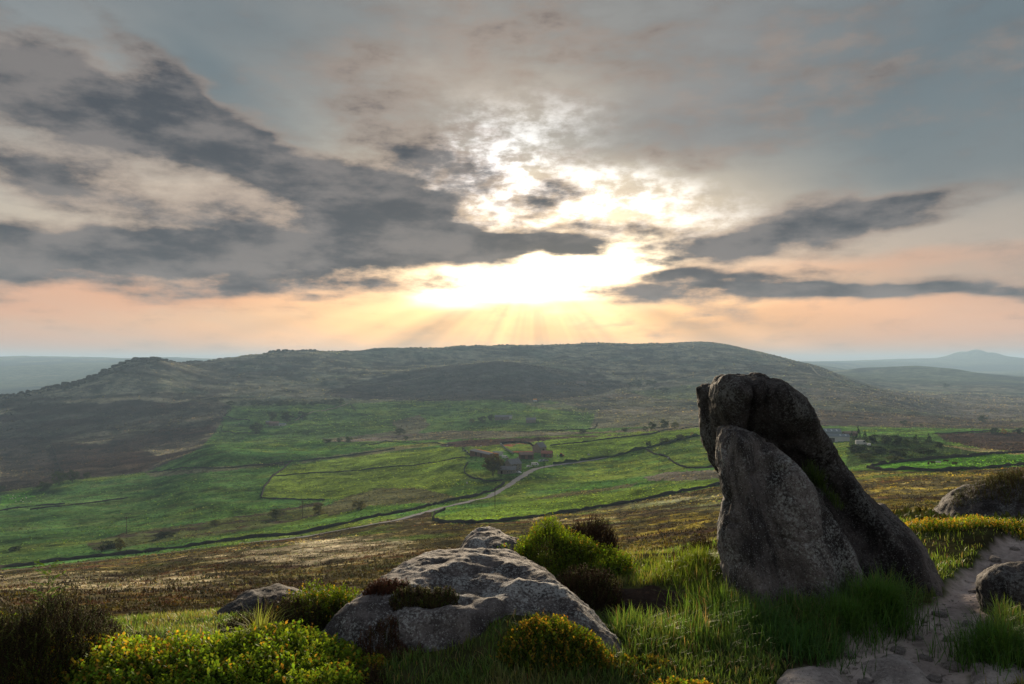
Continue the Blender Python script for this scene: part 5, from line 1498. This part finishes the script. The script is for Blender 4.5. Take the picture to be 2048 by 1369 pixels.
building(1052, 917, 11, 7, 3.4, 1.6, 8, M_BRICK, M_BROWNROOF, 'open-fronted brown cart shed in front of the walled yard', doors=((-4.6, -1.4, 2.7), (1.0, 4.4, 2.7)))
building(1079, 905, 9, 8, 4.6, 3.6, 52, M_STONEW, M_SLATE, 'tall slate-roofed barn with its gable to the yard', 'barn', doors=((-1.4, 1.4, 3.2),), windows=((3, 3.2),))
building(1094, 914, 8.5, 6.5, 3.0, 1.8, -12, M_BRICK, M_REDROOF, 'small brick outhouse with a reddish roof at the right of the yard', doors=((-2.4, -.8, 2.3),), windows=((1.8, 1.0),))
building(1656, 874, 20, 11, 4.6, 2.6, -6, M_STEEL, M_STEEL, 'large grey shed with roof lights behind the outcrop', 'barn', lights=((-7.5, -6.3), (-3, -1.8), (1.5, 2.7), (6, 7.2)))
building(1672, 884, 18, 9, 4.4, 1.7, -10, M_WHITE, M_STEEL, 'white-walled barn with a shallow grey roof, right of the outcrop', 'barn', doors=((-6, -2, 3.4),), lights=((2, 3.2), (6, 7.2)))
building(1700, 872, 12, 6, 2.6, 1.4, 4, M_BRICK, M_BROWNROOF, 'low brown shed behind the white-walled barn, left of the firs')
building(548, 852, 15, 7, 4.2, 2.6, 12, M_STONEW, M_BROWNROOF, 'brown stone house of the small far farm', 'farmhouse', doors=((-.6, .6, 2.1),), windows=((-4, .9), (4, .9)), chimney=(-5.5,), ymin=800)
building(565, 852, 10, 6, 2.6, 1.4, -8, M_WHITE, M_STEEL, 'pale low shed at the right end of the small far farm', ymin=800)
building(537, 848, 8, 6, 3.0, 1.6, 30, M_STONEW, M_SLATE, 'outbuilding at the left end of the small far farm', ymin=800)
building(1004, 840, 22, 8, 4.4, 2.8, 5, M_STONEW, M_SLATE, 'distant long stone farmhouse above the middle of the valley', 'farmhouse', doors=((-.6, .6, 2.1),), windows=((-6, 1), (6, 1)), chimney=(-9, 9), ymin=800)
building(1021, 838, 5, 4, 4.4, 1.6, 0, M_WHITE, M_STEEL, 'white gable end next to the distant stone farmhouse', ymin=800)
building(1062, 845, 14, 8, 4.0, 2.8, -4, M_STONEW, M_SLATE, 'distant grey cottage right of the long stone farmhouse', 'farmhouse', windows=((-3, 1), (3, 1)), chimney=(5.5,), ymin=800)
building(1163, 768, 22, 7, 3.6, 2.0, 6, M_STONEW, M_BROWNROOF, 'tiny house high on the hill above the fields', 'farmhouse', windows=((-3, 1), (3, 1)), ymin=1100)
building(1070, 803, 7, 5, 3.0, 1.8, 0, M_WHITE, M_RUSTLIT, 'tiny pale hut with an orange glint coloured into its roof on the hill fields', 'hut', ymin=900, cat='hut')  # the glint is only the orange roof colour

# walled yard with rusty bedding
yard = [(1000, 892), (1022, 905), (1048, 908), (1078, 906), (1068, 892), (1040, 887)]
pl = [hit(a, b, 300) for a, b in yard]
V = np.array([(p.x, p.y, p.z + .35) for p in pl])
ym = bpy.data.meshes.new('farmyard'); ym.from_pydata([tuple(v) for v in V], [], [tuple(range(len(V)))]); ym.update()
tag(add_obj('farmyard', ym, plain('rusty_bedding', (.30, .11, .075), .95, .6, .9)), kind='structure')
wall([(1000, 890), (1012, 900), (1027, 909)], 'pale concrete wall along the left of the walled yard', 2.0, .8, plain('concrete', (.26, .27, .24), .9, .2, .5), ymin=300, rough=.02)
wall([(1000, 889), (1030, 886), (1058, 888), (1072, 897)], 'dark wall along the back of the walled yard', 2.0, .8, ymin=300, rough=.05)
def blob_animal(name, parts, vox):
    A = np.array([p[0] for p in parts] + [p[1] for p in parts]); rmax = max(p[2] for p in parts)
    lo = A.min(0) - rmax - 2 * vox; hi = A.max(0) + rmax + 2 * vox
    X, Y, Z = np.meshgrid(*[np.arange(l, h_, vox) for l, h_ in zip(lo, hi)], indexing='ij')
    f = np.full(X.shape, 9.)
    for a, b, r0, r1 in parts:
        a, b = np.array(a, float), np.array(b, float); ab = b - a
        t = np.clip(((X - a[0]) * ab[0] + (Y - a[1]) * ab[1] + (Z - a[2]) * ab[2]) / (ab @ ab), 0, 1)
        d = np.sqrt((X - a[0] - t * ab[0]) ** 2 + (Y - a[1] - t * ab[1]) ** 2 + (Z - a[2] - t * ab[2]) ** 2) - (r0 + (r1 - r0) * t)
        k = .06; hh = np.clip(k - np.abs(f - d), 0, None) / k
        f = np.minimum(f, d) - hh * hh * k * .25
    V, Q = surface_nets(f, lo, vox)
    return np_mesh(name, V, Q, None, True)
def quadruped(L, H, r, neck, hd):
    s = L / 2
    P = [((-s * .8, 0, H - r), (s * .75, 0, H - r * .95), r * .92, r), ((s * .8, 0, H - r * .8), (s * .8 + neck[0], 0, H - r * .8 + neck[1]), r * .6, r * .34), ((s * .8 + neck[0], 0, H - r * .8 + neck[1]), (s * .8 + neck[0] + hd[0], 0, H - r * .8 + neck[1] + hd[1]), r * .38, r * .22)]
    for sx_, kn in ((-s * .75, -.05), (s * .7, .02)):
        for sy_ in (-1, 1):
            P.append(((sx_, sy_ * r * .55, H - r * 1.3), (sx_ + kn, sy_ * r * .5, H * .32), r * .34, r * .17)); P.append(((sx_ + kn, sy_ * r * .5, H * .32), (sx_ - kn * .3, sy_ * r * .5, .03), r * .16, r * .12))
    return P
SHEEP = blob_animal('sheep', quadruped(1.0, .82, .27, (.12, .10), (.20, -.10)), .045); SHEEP.materials.append(plain('fleece', (.62, .58, .50), .95, .15, 4.0))
COW = blob_animal('cow', quadruped(1.9, 1.4, .40, (.32, .12), (.38, -.16)), .07); COW.materials.append(plain('brown_hide', (.075, .045, .03), .85, .3, 1.5))
COW2 = COW.copy(); COW2.materials.clear(); COW2.materials.append(plain('white_hide', (.6, .57, .52), .85, .15, 1.5))
def beast(me, name, px, py, label, cat, group, ymin=250):
    p = hit(px, py, ymin)
    return tag(add_obj(name, me, None, None, (p.x, p.y, p.z), rng.uniform(0, 6.28)), label, cat, group)
for px, py, me, nm, lab, c in ((1857, 931, COW, 'cow', 'dark brown cow, leftmost of the animals in the bright right pasture', 'cow'), (1866, 929, COW, 'cow', 'dark brown cow just left of the white one in the right pasture', 'cow'),
                           (1877, 929, COW2, 'cow', 'white cow among dark ones in the bright right pasture', 'cow'), (1892, 926, COW, 'cow', 'dark cow standing farthest back in the bright right pasture', 'cow'), (1909, 931, COW, 'cow', 'dark cow, rightmost of the animals in the right pasture', 'cow')):
    beast(me, nm, px, py, lab, c, 'cattle in the right pasture')
for k in range(13):
    beast(SHEEP, 'sheep', rng.uniform(4, 62), rng.uniform(990, 1006), 'white sheep grazing in the small pasture at the far left', 'sheep', 'sheep at the far left', 500)
for k in range(15):
    beast(SHEEP, 'sheep', rng.uniform(1100, 1195), rng.uniform(838, 862), 'white sheep in the far green pasture right of centre', 'sheep', 'sheep in the far green pasture', 800)
for px, py in ((268, 767), (277, 767), (478, 848), (486, 847), (470, 850)):
    beast(SHEEP, 'sheep', px, py, 'white sheep on the far left slopes', 'sheep', 'sheep on the far left slopes', 800)

# vehicles and farm clutter
def car(px, py, L, W, H, rot, mat, label, name='car', cat='car', group='vehicles at the farm', van=False):
    p = hit(px, py, 250)
    e = tag(empty(name, (p.x, p.y, p.z + .35), math.radians(rot)), label, cat, group)
    a = L / 2
    prof_ = [(-a, .35), (a, .35), (a, .8), (a * .93, H * .60), (a * .45, H * .64), (a * .12, H), (-a * .75, H), (-a, H * .66)] if not van else [(-a, .35), (a, .35), (a, .9), (a * .92, H * .55), (a * .62, H * .95), (a * .5, H), (-a, H)]
    b = MB(); b.prism(prof_, -W / 2, W / 2, 'y')
    b.build('body', mat, e)
    gp = [(-a * .70, H * .68), (a * .36, H * .68), (a * .10, H * .94), (-a * .66, H * .94)] if not van else [(a * .30, H * .60), (a * .80, H * .60), (a * .60, H * .90), (a * .30, H * .90)]
    for sg in (-1, 1):
        MB().prism(gp, sg * (W / 2) - .02, sg * (W / 2) + .02, 'y').build('side_window', M_DARKGLASS, e)
    for sx_ in (-.62, .62):
        for sg in (-1, 1):
            MB().tube((a * sx_, sg * (W / 2 - .1) - .11, .33), (a * sx_, sg * (W / 2 - .1) + .11, .33), .33, .33, 12).build('wheel', M_RUBBER, e)
    return e
M_CARW = plain('white_car_paint', (.60, .60, .62), .9, .05, 1.0, spec=0)
M_CARS = plain('silver_car_paint', (.32, .34, .36), .9, .05, 1.0)
M_CARB = plain('pale_blue_paint', (.28, .34, .40), .9, .1, 1.0)
car(1059, 936, 4.3, 1.75, 1.5, 25, M_CARW, 'white car parked nearest the lane bend')
car(1038, 948, 4.2, 1.75, 1.45, -50, M_CARW, 'white car parked below the stone farmhouse gable')
car(1070, 932, 5.4, 2.0, 2.1, -20, M_CARW, 'long white van parked behind the white car on the drive', 'van', 'van', van=True)
car(1082, 925, 4.4, 1.8, 1.6, 40, M_CARB, 'pale blue car in front of the cart shed')
car(1091, 924, 4.4, 1.8, 1.6, 15, M_CARS, 'silver car right of the pale blue one')
car(1010, 918, 4.8, 2.0, 2.2, 10, M_CARW, 'white van between the trailer and the farmhouse', 'van', 'van', van=True)
car(1722, 891, 6.4, 2.3, 2.8, -8, M_CARW, 'white van parked right of the white-walled barn', 'van', 'van', van=True)
car(1738, 893, 4.4, 1.8, 1.6, 70, M_CARW, 'white car at the right of the van among the dark trees')
def container(px, py, L, W, H, rot, label):
    p = hit(px, py, 300); e = tag(empty('livestock_trailer', (p.x, p.y, p.z + .2), math.radians(rot)), label, 'trailer')
    MB().box(-L / 2, L / 2, -W / 2, W / 2, .5, H).build('body', M_WHITE, e)
    MB().box(-L / 2 - .06, -L / 2 + 2.2, -W / 2 - .05, -W / 2 - .01, .6, H - .1).build('side_panel', M_BLUE, e)
    MB().box(-L / 2 - .1, L / 2 + .1, -W / 2 - .1, W / 2 + .1, H, H + .15).build('roof', M_STEEL, e)
    for sx_ in (-.5, .3):
        for sg in (-1, 1):
            MB().tube((L * sx_ * .6, sg * W / 2 - .12, .4), (L * sx_ * .6, sg * W / 2 + .12, .4), .42, .42, 12).build('wheel', M_RUBBER, e)
    MB().box(L / 2, L / 2 + 1.4, -.1, .1, .45, .6).build('drawbar', M_DOOR, e)
container(996, 913, 8, 3, 3.6, -25, 'white and pale blue box trailer beside the orange-lit shed')
p = hit(1124, 914, 300)
e = tag(empty('tractor', (p.x, p.y, p.z + .1), .6), 'red tractor standing in the field right of the farm', 'tractor')
MB().box(-.2, 2.0, -.45, .45, .8, 1.5).build('bonnet', M_RED, e)
MB().prism([(-1.6, 1.0), (-.2, 1.0), (-.1, 1.6), (-.3, 2.7), (-1.5, 2.7)], -.75, .75, 'y').build('cab', M_DARKGLASS, e)
MB().box(-1.65, -.15, -.85, .85, 2.7, 2.85).build('cab_roof', M_RED, e)
for sg in (-1, 1):
    MB().tube((-1.0, sg * .95 - .25, .85), (-1.0, sg * .95 + .25, .85), .85, .85, 16).build('wheel', M_RUBBER, e)
    MB().tube((1.5, sg * .75 - .15, .5), (1.5, sg * .75 + .15, .5), .5, .5, 14).build('wheel', M_RUBBER, e)
M_BALE = plain('bale_wrap', (.40, .42, .40), .6, .1, 2.0, spec=0.0)
for px, py, lab in ((858, 892, 'pale wrapped bale, left of two on the field edge above the strip'), (894, 893, 'pale wrapped bale, right of two on the field edge above the strip'), (928, 902, 'pale wrapped bale at the wall left of the shed, farther one'), (934, 905, 'pale wrapped bale at the wall left of the shed, nearer one'), (1115, 913, 'pale wrapped bale just left of the red tractor'), (962, 894, 'pale wrapped bale in the grass behind the orange-lit shed'), (1002, 889, 'pale wrapped bale at the left corner of the walled yard'), (1177, 911, 'pale wrapped bale alone in the field by the hedge'), (934, 968, 'pale stone built as a wrapped bale, on the grass below the garden wall'), (1337, 918, 'pale stone built as a wrapped bale, on the small field by the curling wall')):  # the last two stand for pale stones but are built as bales
    p = hit(px, py, 250)
    me = MB().tube((-.6, 0, .58), (.6, 0, .58), .62, .62, 16)
    o = me.build('wrapped_bale', M_BALE, None, loc=(p.x, p.y, p.z), rotz=rng.uniform(0, 3)); tag(o, lab, 'bale', 'wrapped bales')

# poles
def pole(px, py, h, label):
    p = hit(px, py, 200)
    e = tag(empty('power_pole', (p.x, p.y, p.z)), label, 'pole', 'power poles in the valley')
    MB().tube((0, 0, -.5), (0, 0, h), .17, .12, 8).build('post', M_DOOR, e)
    arm = MB().box(-.9, .9, -.08, .08, h - .6, h - .42).build('cross_arm', M_DOOR, e)
    for k in (-.75, 0, .75):
        MB().tube((k, 0, h - .42), (k, 0, h - .15), .06, .05, 8).build('insulator', M_WHITE, arm)
pole(253, 1068, 9.5, 'power pole above the small pale tree at the lower left')
pole(605, 1036, 9.5, 'power pole among the olive bushes left of centre')
pole(990, 1015, 9.5, 'power pole by the lane below the farm')
pole(1088, 949, 9.5, 'power pole beside the drive right of the parked cars')
pole(1318, 947, 9.5, 'power pole inside the field left of the outcrop')

# loose stones in the path
for k, (px, py, w) in enumerate(((1795, 1292, .06), (1850, 1306, .045), (1760, 1335, .05), (1900, 1285, .05), (1935, 1248, .06), (1905, 1325, .07), (1868, 1345, .05), (1730, 1352, .05), (1955, 1180, .05), (1990, 1128, .07), (2020, 1150, .05), (1880, 1228, .06), (1838, 1272, .04), (1960, 1352, .06), (1700, 1300, .05), (2030, 1112, .05))):
    cx, cy = near_xy(px, py); zz_ = gz(cx, cy)
    o = add_obj('path_stone', TORS[k % 5].copy(), None, None, (cx, cy, zz_ + w * .1), rng.uniform(0, 6))
    o.data.materials.clear(); o.data.materials.append(M_STONE3)
    o.scale = (w * .8, w * .6, w * .4)
    tag(o, 'small grey stone lying loose in the trodden path', 'stone', 'loose stones in the path')
